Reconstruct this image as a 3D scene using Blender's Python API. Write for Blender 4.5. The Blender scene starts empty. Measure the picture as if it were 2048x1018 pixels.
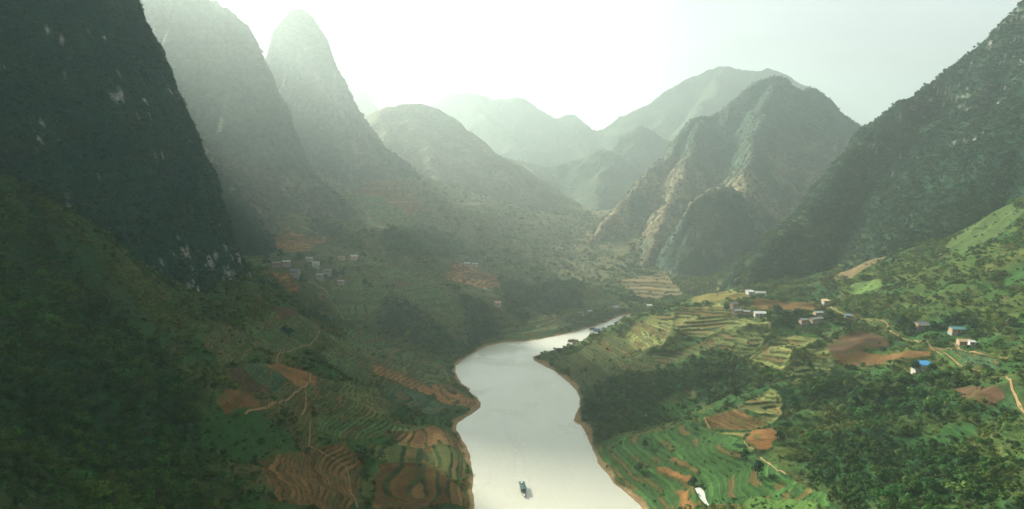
import bpy, bmesh, math, random
import numpy as np
from mathutils import Vector, Matrix
random.seed(7); RNG = np.random.default_rng(7)
scene = bpy.context.scene
COL = scene.collection
R = math.radians

# ------------------------------------------------------------------ camera, sky, sun, exposure
CAM_H, PITCH, FPX = 150.0, R(7.0), 1365.0          # metres above the river, downward pitch, focal length in 2048-wide pixels
cam_d = bpy.data.cameras.new('camera'); cam_d.sensor_width = 36.0; cam_d.lens = FPX / 2048 * 36.0
cam_d.clip_start = 1.0; cam_d.clip_end = 20000.0
cam = bpy.data.objects.new('camera', cam_d); COL.objects.link(cam)
cam.location = (0, 0, CAM_H); cam.rotation_euler = (math.pi / 2 - PITCH, 0, 0)
scene.camera = cam

SUN_AZ, SUN_EL = R(-42.5), R(26.0)                 # azimuth from +Y (towards the back of the valley), negative = left
world = bpy.data.worlds.new('World'); scene.world = world; world.use_nodes = True
nt = world.node_tree; nt.nodes.clear()
w_out = nt.nodes.new('ShaderNodeOutputWorld'); w_bg = nt.nodes.new('ShaderNodeBackground')
w_sky = nt.nodes.new('ShaderNodeTexSky'); w_sky.sky_type = 'NISHITA'; w_sky.sun_disc = False
w_sky.sun_elevation = SUN_EL; w_sky.sun_rotation = SUN_AZ; w_sky.air_density = 1.0; w_sky.dust_density = 0.8; w_sky.ozone_density = 1.0
w_hsv = nt.nodes.new('ShaderNodeHueSaturation'); w_hsv.inputs['Saturation'].default_value = 0.35
w_tc = nt.nodes.new('ShaderNodeTexCoord'); w_map = nt.nodes.new('ShaderNodeMapping'); w_map.inputs['Scale'].default_value = (1, 1, 2.6)
w_noise = nt.nodes.new('ShaderNodeTexNoise'); w_noise.inputs['Scale'].default_value = 3.2; w_noise.inputs['Detail'].default_value = 6; w_noise.inputs['Roughness'].default_value = 0.5
w_ramp = nt.nodes.new('ShaderNodeValToRGB')
w_ramp.color_ramp.elements[0].position = 0.30; w_ramp.color_ramp.elements[0].color = (.80, .74, .75, 1)
w_ramp.color_ramp.elements[1].position = 0.62; w_ramp.color_ramp.elements[1].color = (1.06, 1.08, 1.06, 1)
w_mix = nt.nodes.new('ShaderNodeMix'); w_mix.data_type = 'RGBA'; w_mix.blend_type = 'MULTIPLY'; w_mix.inputs['Factor'].default_value = 1.0
w_add = nt.nodes.new('ShaderNodeMix'); w_add.data_type = 'RGBA'; w_add.inputs['Factor'].default_value = 0.36; w_add.inputs['B'].default_value = (6.0, 6.2, 6.1, 1)   # thin even high cloud
nt.links.new(w_sky.outputs[0], w_hsv.inputs['Color'])
nt.links.new(w_tc.outputs['Generated'], w_map.inputs['Vector']); nt.links.new(w_map.outputs[0], w_noise.inputs['Vector'])
nt.links.new(w_noise.outputs['Fac'], w_ramp.inputs['Fac'])
nt.links.new(w_hsv.outputs[0], w_add.inputs['A']); nt.links.new(w_add.outputs['Result'], w_mix.inputs['A']); nt.links.new(w_ramp.outputs[0], w_mix.inputs['B'])
nt.links.new(w_mix.outputs['Result'], w_bg.inputs['Color']); w_bg.inputs['Strength'].default_value = 0.056
nt.links.new(w_bg.outputs[0], w_out.inputs['Surface'])

sun_d = bpy.data.lights.new('sun', 'SUN'); sun_d.energy = 5.0; sun_d.angle = R(3.5); sun_d.color = (1.0, 0.92, 0.78)
sun = bpy.data.objects.new('sun', sun_d); COL.objects.link(sun)
sun_dir = Vector((math.sin(SUN_AZ) * math.cos(SUN_EL), math.cos(SUN_AZ) * math.cos(SUN_EL), math.sin(SUN_EL)))
sun.rotation_euler = sun_dir.to_track_quat('Z', 'Y').to_euler(); sun.location = (0, 0, 600)

scene.view_settings.view_transform = 'Standard'; scene.view_settings.look = 'None'
scene.view_settings.gamma = 1.0; scene.view_settings.use_curve_mapping = False
scene.view_settings.exposure = 1.55
scene.render.engine = 'CYCLES'
cy = scene.cycles
cy.use_denoising = True; cy.max_bounces = 6; cy.diffuse_bounces = 2; cy.glossy_bounces = 2; cy.transmission_bounces = 2
cy.transparent_max_bounces = 8; cy.volume_bounces = 1
try: cy.denoiser = 'OPENIMAGEDENOISE'
except Exception: pass
HAZE_DENSITY = 0.00036

# ------------------------------------------------------------------ numeric helpers
def hash2(ix, iy, seed):
    h = (ix.astype(np.int64) * 374761393 + iy.astype(np.int64) * 668265263 + seed * 974634541) & 0xFFFFFFFF
    h = ((h ^ (h >> 13)) * 1274126177) & 0xFFFFFFFF
    return ((h ^ (h >> 16)) & 0xFFFF).astype(np.float64) / 65535.0
def noise2(x, y, seed=0):
    """gradient noise, about -0.7..0.7"""
    x0 = np.floor(x); y0 = np.floor(y); fx = x - x0; fy = y - y0
    u = fx * fx * fx * (fx * (fx * 6 - 15) + 10); v = fy * fy * fy * (fy * (fy * 6 - 15) + 10)
    def g(ix, iy, dx, dy):
        a = hash2(ix, iy, seed) * 6.2831853
        return np.cos(a) * dx + np.sin(a) * dy
    a = g(x0, y0, fx, fy); b = g(x0 + 1, y0, fx - 1, fy); c = g(x0, y0 + 1, fx, fy - 1); d = g(x0 + 1, y0 + 1, fx - 1, fy - 1)
    return (a + (b - a) * u) * (1 - v) + (c + (d - c) * u) * v
def fbm(x, y, octv=4, seed=0, gain=0.5):
    s = 0; a = 1.0; f = 1.0
    for i in range(octv):
        s = s + a * noise2(x * f + i * 17.3, y * f - i * 9.1, seed + i); a *= gain; f *= 2.03
    return s
def ridged(x, y, octv=3, seed=0):
    s = 0; a = 1.0; f = 1.0
    for i in range(octv):
        s = s + a * (1 - 2.4 * np.abs(noise2(x * f + i * 5.7, y * f + i * 3.3, seed + i))); a *= 0.5; f *= 2.1
    return s
def sstep(a, b, x):
    t = np.clip((x - a) / (b - a), 0, 1); return t * t * (3 - 2 * t)

CP, SP = math.cos(PITCH), math.sin(PITCH)
def ray(u, v):
    rx = (u - 1024) / FPX; ry = (509 - v) / FPX
    return np.array([rx, CP + ry * SP, -SP + ry * CP])
def unp(u, v, Y):
    """the point of the sight line u, v that lies Y metres up the valley"""
    d = ray(u, v); t = Y / d[1]
    return (d[0] * t, Y, CAM_H + d[2] * t)
def onwater(u, v):
    d = ray(u, v); t = -CAM_H / d[2]; return (d[0] * t, d[1] * t)

# ------------------------------------------------------------------ river banks
LEFT_BANK = [(950, 1018), (944, 985), (946, 930), (932, 890), (906, 850), (940, 830), (967, 811), (946, 790), (924, 766), (905, 737), (932, 714), (985, 686), (1060, 683), (1128, 669), (1188, 654), (1213, 645), (1224, 638)]
RIGHT_BANK = [(1290, 1018), (1238, 973), (1196, 930), (1185, 896), (1166, 852), (1143, 842), (1166, 800), (1140, 766), (1100, 736), (1058, 717), (1092, 705), (1150, 697), (1200, 686), (1246, 661), (1256, 648)]
lb = [(-22, -80), (-24, 120), (-16, 240)] + [onwater(*p) for p in LEFT_BANK] + [(118, 702), (140, 708)]
rb = [(62, -80), (70, 120), (60, 240)] + [onwater(*p) for p in RIGHT_BANK] + [(138, 688), (150, 697)]
def densify(pts, step):
    out = []
    for a, b in zip(pts[:-1], pts[1:]):
        n = max(1, int(math.dist(a, b) / step))
        for k in range(n): out.append(tuple(a[i] + (b[i] - a[i]) * k / n for i in range(len(a))))
    out.append(tuple(pts[-1])); return out
def smooth_line(pts, it=2):
    for _ in range(it):                                # corner cutting
        q = [pts[0]]
        for a, b in zip(pts[:-1], pts[1:]):
            q.append(tuple(a[i] * .75 + b[i] * .25 for i in range(len(a)))); q.append(tuple(a[i] * .25 + b[i] * .75 for i in range(len(a))))
        q.append(pts[-1]); pts = q
    return pts
RIVER = np.array(smooth_line(lb, 1) + smooth_line(rb, 1)[::-1])
def poly_sdf(x, y, P):
    """signed distance to polygon, negative inside"""
    P = np.asarray(P); n = len(P)
    d2 = np.full(x.shape, 1e18); ins = np.zeros(x.shape, bool)
    for i in range(n):
        ax, ay = P[i]; bx, by = P[(i + 1) % n]
        ex, ey = bx - ax, by - ay; L = ex * ex + ey * ey + 1e-9
        t = np.clip(((x - ax) * ex + (y - ay) * ey) / L, 0, 1)
        d2 = np.minimum(d2, (x - ax - t * ex) ** 2 + (y - ay - t * ey) ** 2)
        if by != ay:
            c = ((ay > y) != (by > y)) & (x < (bx - ax) * (y - ay) / (by - ay) + ax); ins ^= c
    d = np.sqrt(d2); return np.where(ins, -d, d)

# ------------------------------------------------------------------ valley: smooth spline through surveyed points
CTRL_PX = [
 # near slope of the first bank
 (0,1018,160),(250,1018,200),(500,1018,236),(700,1018,268),(850,1018,282),(0,800,212),(300,800,262),(500,800,312),(700,820,370),(850,830,415),
 (0,600,262),(200,600,320),(380,600,400),(500,640,440),(600,720,425),(0,420,300),(130,440,350),(260,500,400),(400,560,450),(455,545,475),(540,592,490),
 (620,640,498),(740,700,505),(830,722,508),(120,900,215),(380,900,268),(620,900,320),(780,920,335),
 # gully behind that spur and the village slope
 (560,585,560),(620,622,580),(740,692,545),(850,728,525),(600,530,610),(520,520,640),(480,480,720),(660,500,680),(740,600,585),(830,640,585),(860,690,560),
 (700,440,850),(560,420,800),(850,400,980),(800,470,760),(900,540,720),(940,525,780),(995,607,650),(930,640,610),(960,665,600),(1090,640,650),(1050,560,790),
 (1150,580,760),(1250,600,770),(1320,610,800),(1180,640,690),(1020,480,950),(1150,500,1010),(1100,420,1300),(1000,400,1200),(1250,480,1050),(1350,560,860),(1450,585,780),
 # terraced spur and plateau
 (1140,691,537),(1250,641,530),(1380,606,535),(1480,590,546),(1650,600,565),(1560,606,552),(1600,640,482),(1500,622,515),(1300,720,442),(1400,690,455),(1500,700,430),(1700,692,425),
 (1780,650,455),(1860,690,392),(1950,700,375),(2048,720,335),(2030,800,272),(1847,730,362),(1400,900,310),(1400,1018,262),(1550,1018,245),(1700,1018,226),(1900,1018,205),(2048,1018,190),(1540,880,312),
 (1700,850,315),(1900,850,285),(2048,880,255),(1330,862,345),(1400,832,350),(1540,776,366),(1250,878,343),(1240,868,378),(1330,846,387),(1400,812,392),(1540,762,398),(1300,760,425),(1220,800,420),
 (1700,770,370),(1620,740,395),
 # foot of the right mountain
 (1510,575,650),(1800,580,505),(1700,575,560),(2048,600,405),(1900,600,455),(2048,480,470),(1900,500,540),(1750,520,600),
]
CTRL_W = [(-300,250,165),(-300,120,150),(-190,60,100),(-110,80,50),(-60,160,10),(-45,60,8),(90,150,8),(130,150,28),(220,130,70),(320,180,100),(330,260,85),(420,380,130),(450,500,150),(500,650,160),
 (400,720,110),(300,760,60),(-330,400,150),(-350,560,120),(-420,700,130),(-420,900,170),(-200,1150,150),(300,1000,50),(500,950,90),(100,1300,78),(300,1300,100),(600,1200,150),(-450,1250,200),(250,640,44),(320,640,56)]
ctrl = [unp(*p) for p in CTRL_PX] + CTRL_W
for q in lb[1:-1:2] + rb[1:-1:2]: ctrl.append((q[0], q[1], 0.6))
ctrl = np.array(ctrl)
def tps_fit(P, z, lam):
    n = len(P); d = np.hypot(P[:, None, 0] - P[None, :, 0], P[:, None, 1] - P[None, :, 1]) / 100
    K = np.where(d > 0, d * d * np.log(d + 1e-12), 0) + lam * np.eye(n)
    A = np.zeros((n + 3, n + 3)); A[:n, :n] = K; A[:n, n] = 1; A[:n, n + 1:] = P / 100; A[n:, :n] = A[:n, n:].T
    return np.linalg.solve(A, np.r_[z, 0, 0, 0])
TW = tps_fit(ctrl[:, :2], ctrl[:, 2], 0.01)
def tps(x, y):
    s = TW[-3] + TW[-2] * x / 100 + TW[-1] * y / 100
    for (cx, cy_, _), w in zip(ctrl, TW[:-3]):
        d2 = ((x - cx) ** 2 + (y - cy_) ** 2) / 1e4
        s = s + w * 0.5 * d2 * np.log(d2 + 1e-12)
    return s
# 2 m survey grid of the smooth relief, read back by interpolation
GX0, GY0, GS = -460.0, -60.0, 2.0; GNX, GNY = 590, 780
gx, gy = np.meshgrid(GX0 + GS * np.arange(GNX), GY0 + GS * np.arange(GNY))
_c = 4
cx_, cy__ = np.meshgrid(GX0 + GS * _c * np.arange(GNX // _c + 2), GY0 + GS * _c * np.arange(GNY // _c + 2))
cz = tps(cx_, cy__)
def bilin(Z, x, y, x0, y0, s):
    fx = np.clip((x - x0) / s, 0, Z.shape[1] - 1.001); fy = np.clip((y - y0) / s, 0, Z.shape[0] - 1.001)
    ix = fx.astype(int); iy = fy.astype(int); fx = fx - ix; fy = fy - iy
    return (Z[iy, ix] * (1 - fx) + Z[iy, ix + 1] * fx) * (1 - fy) + (Z[iy + 1, ix] * (1 - fx) + Z[iy + 1, ix + 1] * fx) * fy
gz = bilin(cz, gx, gy, GX0, GY0, GS * _c)
g_d = poly_sdf(gx, gy, RIVER) + 1.6 * noise2(gx / 14, gy / 14, 3) + 0.8 * noise2(gx / 5, gy / 5, 4)
amp = sstep(6, 60, g_d)
gz = gz + amp * (4.5 * fbm(gx / 62, gy / 62, 2, 11) + 3.4 * (ridged((gx + gy * .35) / 95, (gy - gx * .3) / 40, 2, 21) - 0.3))
far = sstep(1150, 1480, np.hypot(gx, gy)); gz = gz * (1 - far) + 60 * far
gz = np.maximum(gz, 0.4 + 0.10 * np.maximum(g_d, 0))
bank = np.where(g_d > 0, 0.30 * np.minimum(g_d, 3) + 0.6 * np.maximum(g_d - 3, 0), 0.22 * g_d)
k = sstep(2, 26, g_d); GZ = np.where(g_d > 0, bank * (1 - k) * 1.0 + gz * k, np.maximum(bank, -6))
GD = g_d
def base_h(x, y):
    z = bilin(GZ, x, y, GX0, GY0, GS)
    o = sstep(0, 60, np.maximum(np.maximum(GX0 - x, x - (GX0 + GS * (GNX - 1))), y - (GY0 + GS * (GNY - 1))))
    return z * (1 - o) + np.clip(z, 40, 160) * o
def river_d(x, y): return bilin(GD, x, y, GX0, GY0, GS)
def hit(u, v, lift=0.0):
    """where the sight line through u, v first meets the ground"""
    d = ray(u, v); t = np.arange(90, 1900, 0.75)
    x, y, z = d[0] * t, d[1] * t, CAM_H + d[2] * t
    below = z < base_h(x, y) + lift
    i = int(np.argmax(below)) if below.any() else len(t) - 1
    return (float(x[i]), float(y[i]))
def hits(pts): return [hit(*p) for p in pts]

# ------------------------------------------------------------------ land use: plots surveyed on the ground
# (points, kind, terrace step in metres)   kinds: soil, clay, dark_soil, terrace, yellow_terrace, dark_terrace, meadow, tan
PLOTS_PX = [
 ([(438,781),(475,776),(528,808),(555,797),(507,823),(454,831),(428,808)], 'soil', 0),
 ([(523,726),(560,726),(618,744),(637,755),(634,771),(615,781),(597,776),(570,760),(544,744)], 'clay', 0),
 ([(450,738),(480,728),(520,745),(560,792),(505,792),(455,765)], 'dark_soil', 1.8),
 ([(520,925),(570,905),(640,893),(690,885),(720,910),(722,960),(705,1018),(600,1018),(550,1000),(528,960)], 'soil', 2.0),
 ([(745,722),(795,731),(836,747),(886,768),(927,788),(962,803),(950,818),(900,812),(860,790),(800,765),(748,748)], 'clay', 1.6),
 ([(760,775),(800,768),(860,790),(902,815),(872,832),(810,812),(768,795)], 'dark_terrace', 2.0),
 ([(697,665),(725,660),(738,672),(715,683),(698,678)], 'clay', 0),
 ([(480,728),(528,728),(597,781),(555,792),(502,755)], 'dark_terrace', 1.9),
 ([(502,654),(540,620),(608,632),(640,650),(632,684),(555,706),(507,694)], 'terrace', 1.7),
 ([(540,612),(575,612),(605,630),(580,640),(548,632)], 'dark_soil', 0),
 ([(780,862),(860,850),(925,885),(930,900),(880,897),(800,890)], 'soil', 1.6),
 ([(755,920),(850,925),(905,960),(937,1000),(942,1018),(740,1018)], 'soil', 1.8),
 ([(650,680),(745,720),(745,760),(690,750),(640,715)], 'terrace', 1.8),
 ([(640,790),(750,830),(860,850),(780,862),(700,880),(630,860)], 'terrace', 1.9),
 ([(680,655),(760,672),(850,712),(900,740),(850,745),(760,715),(700,690)], 'terrace', 1.8),
 ([(535,479),(576,454),(655,479),(617,500),(584,504)], 'clay', 2.0),
 ([(522,541),(576,545),(600,578),(605,590),(570,580)], 'clay', 1.6),
 ([(902,533),(927,522),(993,550),(1003,582),(956,576),(886,555)], 'clay', 2.2),
 ([(663,574),(720,560),(775,586),(760,610),(737,640),(725,660),(671,640),(655,603)], 'terrace', 1.7),
 ([(729,524),(853,545),(890,590),(935,640),(853,615),(791,582)], 'terrace', 2.0),
 ([(700,330),(790,350),(850,420),(800,440),(700,400)], 'soil', 3.0),
 ([(600,520),(720,545),(700,565),(640,565)], 'terrace', 1.6),
 ([(460,480),(530,470),(600,510),(540,540),(480,520)], 'terrace', 1.8),
 ([(660,380),(760,390),(880,470),(760,470),(690,430)], 'terrace', 2.2),
 ([(1020,672),(1060,655),(1120,660),(1090,680),(1030,682)], 'terrace', 1.4),
 ([(1050,640),(1110,625),(1125,645),(1080,658)], 'yellow_terrace', 1.6),
 ([(1160,600),(1230,585),(1260,615),(1190,622)], 'terrace', 1.6),
 ([(1230,560),(1330,545),(1370,590),(1280,600)], 'tan', 2.2),
 # other bank
 ([(1657,714),(1677,702),(1718,700),(1759,707),(1827,700),(1868,704),(1861,712),(1793,719),(1725,733),(1674,728)], 'soil', 0),
 ([(1646,690),(1691,666),(1725,661),(1769,673),(1786,690),(1718,700),(1657,710)], 'dark_soil', 0),
 ([(1503,601),(1554,601),(1629,606),(1640,617),(1623,621),(1568,621),(1514,619),(1496,608)], 'soil', 0),
 ([(1691,577),(1711,567),(1749,559),(1773,564),(1759,574),(1721,588),(1694,586)], 'meadow', 0),
 ([(1568,663),(1650,676),(1589,700),(1562,748),(1490,726),(1514,704),(1551,673)], 'yellow_terrace', 2.6),
 ([(1350,618),(1442,600),(1470,618),(1541,645),(1548,662),(1452,660),(1401,676),(1340,660)], 'yellow_terrace', 2.3),
 ([(1240,676),(1262,650),(1350,620),(1345,660),(1320,700),(1270,708)], 'yellow_terrace', 2.0),
 ([(1100,722),(1250,662),(1270,708),(1330,705),(1400,682),(1450,690),(1300,745),(1180,772),(1130,748)], 'scrub_terrace', 2.2),
 ([(1452,660),(1548,662),(1510,704),(1480,715),(1400,690),(1410,676)], 'scrub_terrace', 2.4),
 ([(1560,748),(1650,690),(1670,728),(1640,760),(1580,780)], 'scrub_terrace', 2.2),
 ([(640,655),(740,700),(900,742),(925,770),(880,768),(745,722),(650,682)], 'scrub_terrace', 1.9),
 ([(420,640),(500,655),(505,694),(480,728),(440,735),(400,690)], 'scrub_terrace', 2.0),
 ([(600,775),(640,755),(760,775),(800,810),(760,840),(640,830)], 'scrub_terrace', 1.9),
 ([(730,880),(800,890),(930,902),(938,960),(905,960),(850,925),(755,920)], 'scrub_terrace', 1.8),
 ([(1620,640),(1700,655),(1660,672),(1580,660)], 'terrace', 1.6),
 ([(1179,890),(1238,875),(1326,861),(1367,843),(1399,837),(1408,855),(1443,864),(1487,878),(1510,902),(1575,943),(1648,984),(1670,1018),(1291,1018),(1273,992),(1238,963),(1203,940),(1188,910)], 'lush_terrace', 2.2),
 ([(1267,825),(1291,808),(1361,779),(1384,777),(1458,808),(1431,823),(1384,831),(1332,838)], 'lush_terrace', 2.4),
 ([(1408,834),(1469,817),(1516,837),(1546,849),(1502,861),(1425,858)], 'soil', 1.5),
 ([(1469,814),(1540,776),(1566,796),(1566,831),(1546,848)], 'yellow_terrace', 2.0),
 ([(1487,878),(1502,861),(1546,853),(1560,872),(1540,898),(1520,904)], 'clay', 0),
 ([(1434,864),(1496,865),(1490,877)], 'yellow', 0),
 ([(1302,931),(1332,935),(1384,952),(1375,965),(1326,951)], 'clay', 0),
 ([(1330,917),(1350,915),(1402,940),(1392,946)], 'soil', 0),
 ([(1352,981),(1376,979),(1380,998),(1400,1018),(1358,1018)], 'clay', 0),
 ([(1500,990),(1620,1000),(1680,1040),(1480,1040)], 'lush', 0),
 ([(1905,700),(2000,715),(1990,740),(1930,730)], 'dark_terrace', 1.8),
 ([(1900,780),(1950,770),(2010,795),(1990,812),(1925,805)], 'dark_soil', 0),
 ([(1664,556),(1708,508),(1818,447),(1900,405),(1915,425),(1830,480),(1745,530),(1700,560)], 'tan', 0),
 ([(1884,500),(1928,457),(2005,407),(2060,415),(1985,480),(1923,508)], 'meadow_dark', 0),
 ([(1440,556),(1500,590),(1480,600),(1400,606),(1380,604)], 'yellow', 0),
]
FOREST_PX = [
 [(1190,775),(1300,742),(1450,705),(1540,752),(1520,775),(1330,845),(1200,890),(1172,862),(1150,838),(1172,800)],
 [(770,603),(811,599),(894,655),(940,700),(925,715),(853,700),(754,644)],
 [(762,454),(811,434),(927,487),(915,516),(783,520)],
 [(617,442),(655,442),(721,500),(688,496)],
 [(927,595),(1000,640),(985,672),(939,702)],
 [(1000,560),(1150,560),(1160,610),(1040,630),(990,600)],
 [(1560,745),(1640,720),(1700,760),(1900,745),(2060,790),(2060,860),(1900,850),(1700,830),(1580,800)],
 [(1540,625),(1640,632),(1620,648),(1545,652)],
 [(1790,640),(1950,650),(1940,672),(1800,662)],
 [(1600,880),(1750,850),(1950,900),(2048,980),(1900,1040),(1650,1018)],
 [(-80,250),(90,400),(120,480),(190,580),(310,690),(390,780),(430,900),(470,1030),(-80,1030)],
]
PLOTS = [(np.array(hits(p)), k_, s_) for p, k_, s_ in PLOTS_PX]
FOREST = [np.array(hits(p)) for p in FOREST_PX]
def masks(x, y):
    """plot index, distance inside the plot, forest weight"""
    idx = np.full(x.shape, -1); edge = np.zeros(x.shape)
    wob = 2.2 * noise2(x / 9, y / 9, 31) + 1.1 * noise2(x / 3, y / 3, 32)
    for i, (P, k_, s_) in enumerate(PLOTS):
        lo = P.min(0) - 6; hi = P.max(0) + 6
        b = np.nonzero((x > lo[0]) & (x < hi[0]) & (y > lo[1]) & (y < hi[1]))[0]
        if not len(b): continue
        d = -(poly_sdf(x[b], y[b], P) + wob[b]); m = d > 0
        idx[b[m]] = i; edge[b[m]] = d[m]
    fo = np.zeros(x.shape)
    wf = 16 * noise2(x / 26, y / 26, 35) + 6 * noise2(x / 9, y / 9, 36)
    for P in FOREST:
        lo = P.min(0) - 22; hi = P.max(0) + 22
        b = np.nonzero((x > lo[0]) & (x < hi[0]) & (y > lo[1]) & (y < hi[1]))[0]
        if len(b): fo[b] = np.maximum(fo[b], sstep(10, -12, poly_sdf(x[b], y[b], P) + wf[b]))
    return idx, edge, fo
PONDS = []
for lab, px in [('small bright pond at the foot of the lush terraces', [(1390,984),(1396,978),(1402,975),(1409,981),(1411,995),(1420,1004),(1410,1004),(1399,998)]),
                ('thin flooded strip on the light green terrace', [(1262,824),(1270,822),(1288,827),(1314,832),(1300,834),(1282,832)])]:
    P = smooth_line(hits(px) + hits(px[:1]), 2)[:-1]; A = np.array(P); A = A.mean(0) + (A - A.mean(0)) * 1.06
    PONDS.append((lab, [tuple(q) for q in A], float(np.percentile(base_h(A[:, 0], A[:, 1]), 45))))
PLOTS = [(P, k_, s_ * (.60 if P[:, 1].mean() < 500 else .78)) for P, k_, s_ in PLOTS]
STEPS = np.array([s_ for _, _, s_ in PLOTS] + [0.0])
def terrace_q(x, y, z, step):
    return (z + .7 * noise2(x / 24, y / 24, 41)) / np.maximum(step, .5)
def ground(x, y, idx=None, edge=None):
    x = np.asarray(x, float); y = np.asarray(y, float)
    if idx is None: idx, edge, _ = masks(x, y)
    z = base_h(x, y); rd = river_d(x, y); a = sstep(1, 12, rd)
    st = STEPS[idx]; infield = (idx >= 0)
    rough = np.where(infield, 0.15, 1.0) * a
    z = z + rough * (0.9 * fbm(x / 11, y / 11, 2, 51) + 0.28 * noise2(x / 2.7, y / 2.7, 55))
    # natural slopes outside the plots carry old, half-worn terraces too
    st2 = np.where(st > 0, st, 2.0); q = terrace_q(x, y, z, st2); f = q - np.floor(q)
    zt = (np.floor(q) + 0.12 * f + 0.88 * sstep(0.70, 0.98, f) - 0.42) * st2 - (q * st2 - z)
    w = np.where(st > 0, sstep(0, 2.5, edge) * 0.95, 0.7 * sstep(-0.2, 0.15, noise2(x / 70, y / 70, 58)) * (~infield)) * a
    z = z * (1 - w) + zt * w
    for _, P, lv in PONDS:                              # level basins with a low bund
        A = np.array(P); lo = A.min(0) - 6; hi = A.max(0) + 6; b = np.nonzero((x > lo[0]) & (x < hi[0]) & (y > lo[1]) & (y < hi[1]))[0]
        if len(b):
            d = poly_sdf(x[b], y[b], A); k_ = sstep(4.5, 1.2, d); t_ = lv + np.where(d < 0, -.5, .25 * sstep(0, .8, d)); z[b] = z[b] * (1 - k_) + t_ * k_
    return z

# ------------------------------------------------------------------ materials
def mat(name, color=(.5, .5, .5), rough=.8, spec=.2, attr=None, noise=None, bump=None, instancer=None, translucent=0.0):
    m = bpy.data.materials.new(name); m.use_nodes = True; t = m.node_tree; b = t.nodes['Principled BSDF']
    b.inputs['Roughness'].default_value = rough; b.inputs['Specular IOR Level'].default_value = spec
    src = None
    if attr or instancer:
        a = t.nodes.new('ShaderNodeAttribute'); a.attribute_name = attr or instancer
        a.attribute_type = 'INSTANCER' if instancer else 'GEOMETRY'; src = a.outputs['Color']
    else:
        c = t.nodes.new('ShaderNodeRGB'); c.outputs[0].default_value = (*color, 1); src = c.outputs[0]
    if noise:
        g = t.nodes.new('ShaderNodeNewGeometry')
        for sc, lo, hi, det in noise:
            n = t.nodes.new('ShaderNodeTexNoise'); n.inputs['Scale'].default_value = sc; n.inputs['Detail'].default_value = det; n.inputs['Roughness'].default_value = 0.65
            t.links.new(g.outputs['Position'], n.inputs['Vector'])
            r = t.nodes.new('ShaderNodeMapRange'); r.inputs['From Min'].default_value = .3; r.inputs['From Max'].default_value = .7
            r.inputs['To Min'].default_value = lo; r.inputs['To Max'].default_value = hi; t.links.new(n.outputs['Fac'], r.inputs['Value'])
            x = t.nodes.new('ShaderNodeVectorMath'); x.operation = 'SCALE'; t.links.new(src, x.inputs[0]); t.links.new(r.outputs[0], x.inputs['Scale']); src = x.outputs[0]
    t.links.new(src, b.inputs['Base Color'])
    if bump:
        g = t.nodes.new('ShaderNodeNewGeometry'); n = t.nodes.new('ShaderNodeTexNoise'); n.inputs['Scale'].default_value = bump[0]; n.inputs['Detail'].default_value = 5
        t.links.new(g.outputs['Position'], n.inputs['Vector'])
        bp = t.nodes.new('ShaderNodeBump'); bp.inputs['Strength'].default_value = bump[1]; bp.inputs['Distance'].default_value = bump[2]
        t.links.new(n.outputs['Fac'], bp.inputs['Height']); t.links.new(bp.outputs[0], b.inputs['Normal'])
    if translucent:
        tr = t.nodes.new('ShaderNodeBsdfTranslucent'); t.links.new(src, tr.inputs['Color'])
        mx = t.nodes.new('ShaderNodeMixShader'); mx.inputs[0].default_value = translucent
        t.links.new(b.outputs[0], mx.inputs[1]); t.links.new(tr.outputs[0], mx.inputs[2]); t.links.new(mx.outputs[0], t.nodes['Material Output'].inputs['Surface'])
    return m
M = {}
M['land'] = mat('land', attr='Col', rough=.95, spec=.08, noise=[(0.9, .62, 1.38, 6), (0.12, .75, 1.25, 4)], bump=(1.3, .6, .35))
M['rockwood'] = mat('rock_and_scrub', attr='Col', rough=.95, spec=.08, noise=[(0.55, .55, 1.45, 7), (0.07, .75, 1.25, 4)], bump=(.45, .8, 1.2))
M['farslope'] = mat('far_slope', attr='Col', rough=.95, spec=.05, noise=[(0.16, .5, 1.5, 8), (0.02, .75, 1.25, 5)], bump=(.12, .9, 5.0))
M['leaf'] = mat('shrub_leaf', instancer='tint', rough=.75, spec=.15, translucent=.25)
M['path'] = mat('path_dirt', (.27, .175, .09), .95, .05, noise=[(.8, .75, 1.2, 4)])
M['bark'] = mat('bark', (.11, .085, .06), .9, .1, noise=[(2, .7, 1.3, 3)])
for nm, c in dict(white_wall=(.50, .49, .44), cream_wall=(.46, .40, .30), mud_wall=(.36, .25, .15), pink_wall=(.55, .33, .27), white_metal=(.38, .40, .39), grey_tile=(.20, .20, .20), fibre=(.34, .35, .34),
                  blue_metal=(.035, .21, .42), slate_blue=(.10, .19, .27), teal_metal=(.13, .30, .32), tan_thatch=(.50, .37, .20), red_metal=(.40, .12, .09), rust=(.30, .17, .11), door=(.13, .08, .05), window=(.05, .07, .08), stone=(.28, .27, .25)).items():
    M[nm] = mat(nm, c, .7, .25, noise=[(1.1, .82, 1.14, 4)])
M['boat_hull'] = mat('boat_hull', (.025, .085, .075), .45, .4, noise=[(1.5, .8, 1.2, 3)])
M['boat_roof'] = mat('boat_roof', (.035, .10, .092), .5, .35, noise=[(1.0, .85, 1.1, 3)])
M['boat_wood'] = mat('boat_wood', (.22, .15, .09), .7, .2, noise=[(2.5, .7, 1.2, 4)])
M['boat_white'] = mat('boat_white', (.70, .72, .70), .5, .3, noise=[(1.5, .9, 1.05, 3)])
M['boat_blue'] = mat('boat_blue', (.05, .20, .42), .5, .3, noise=[(1.5, .85, 1.1, 3)])
M['glass'] = mat('glass', (.03, .045, .05), .12, .5)

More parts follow.
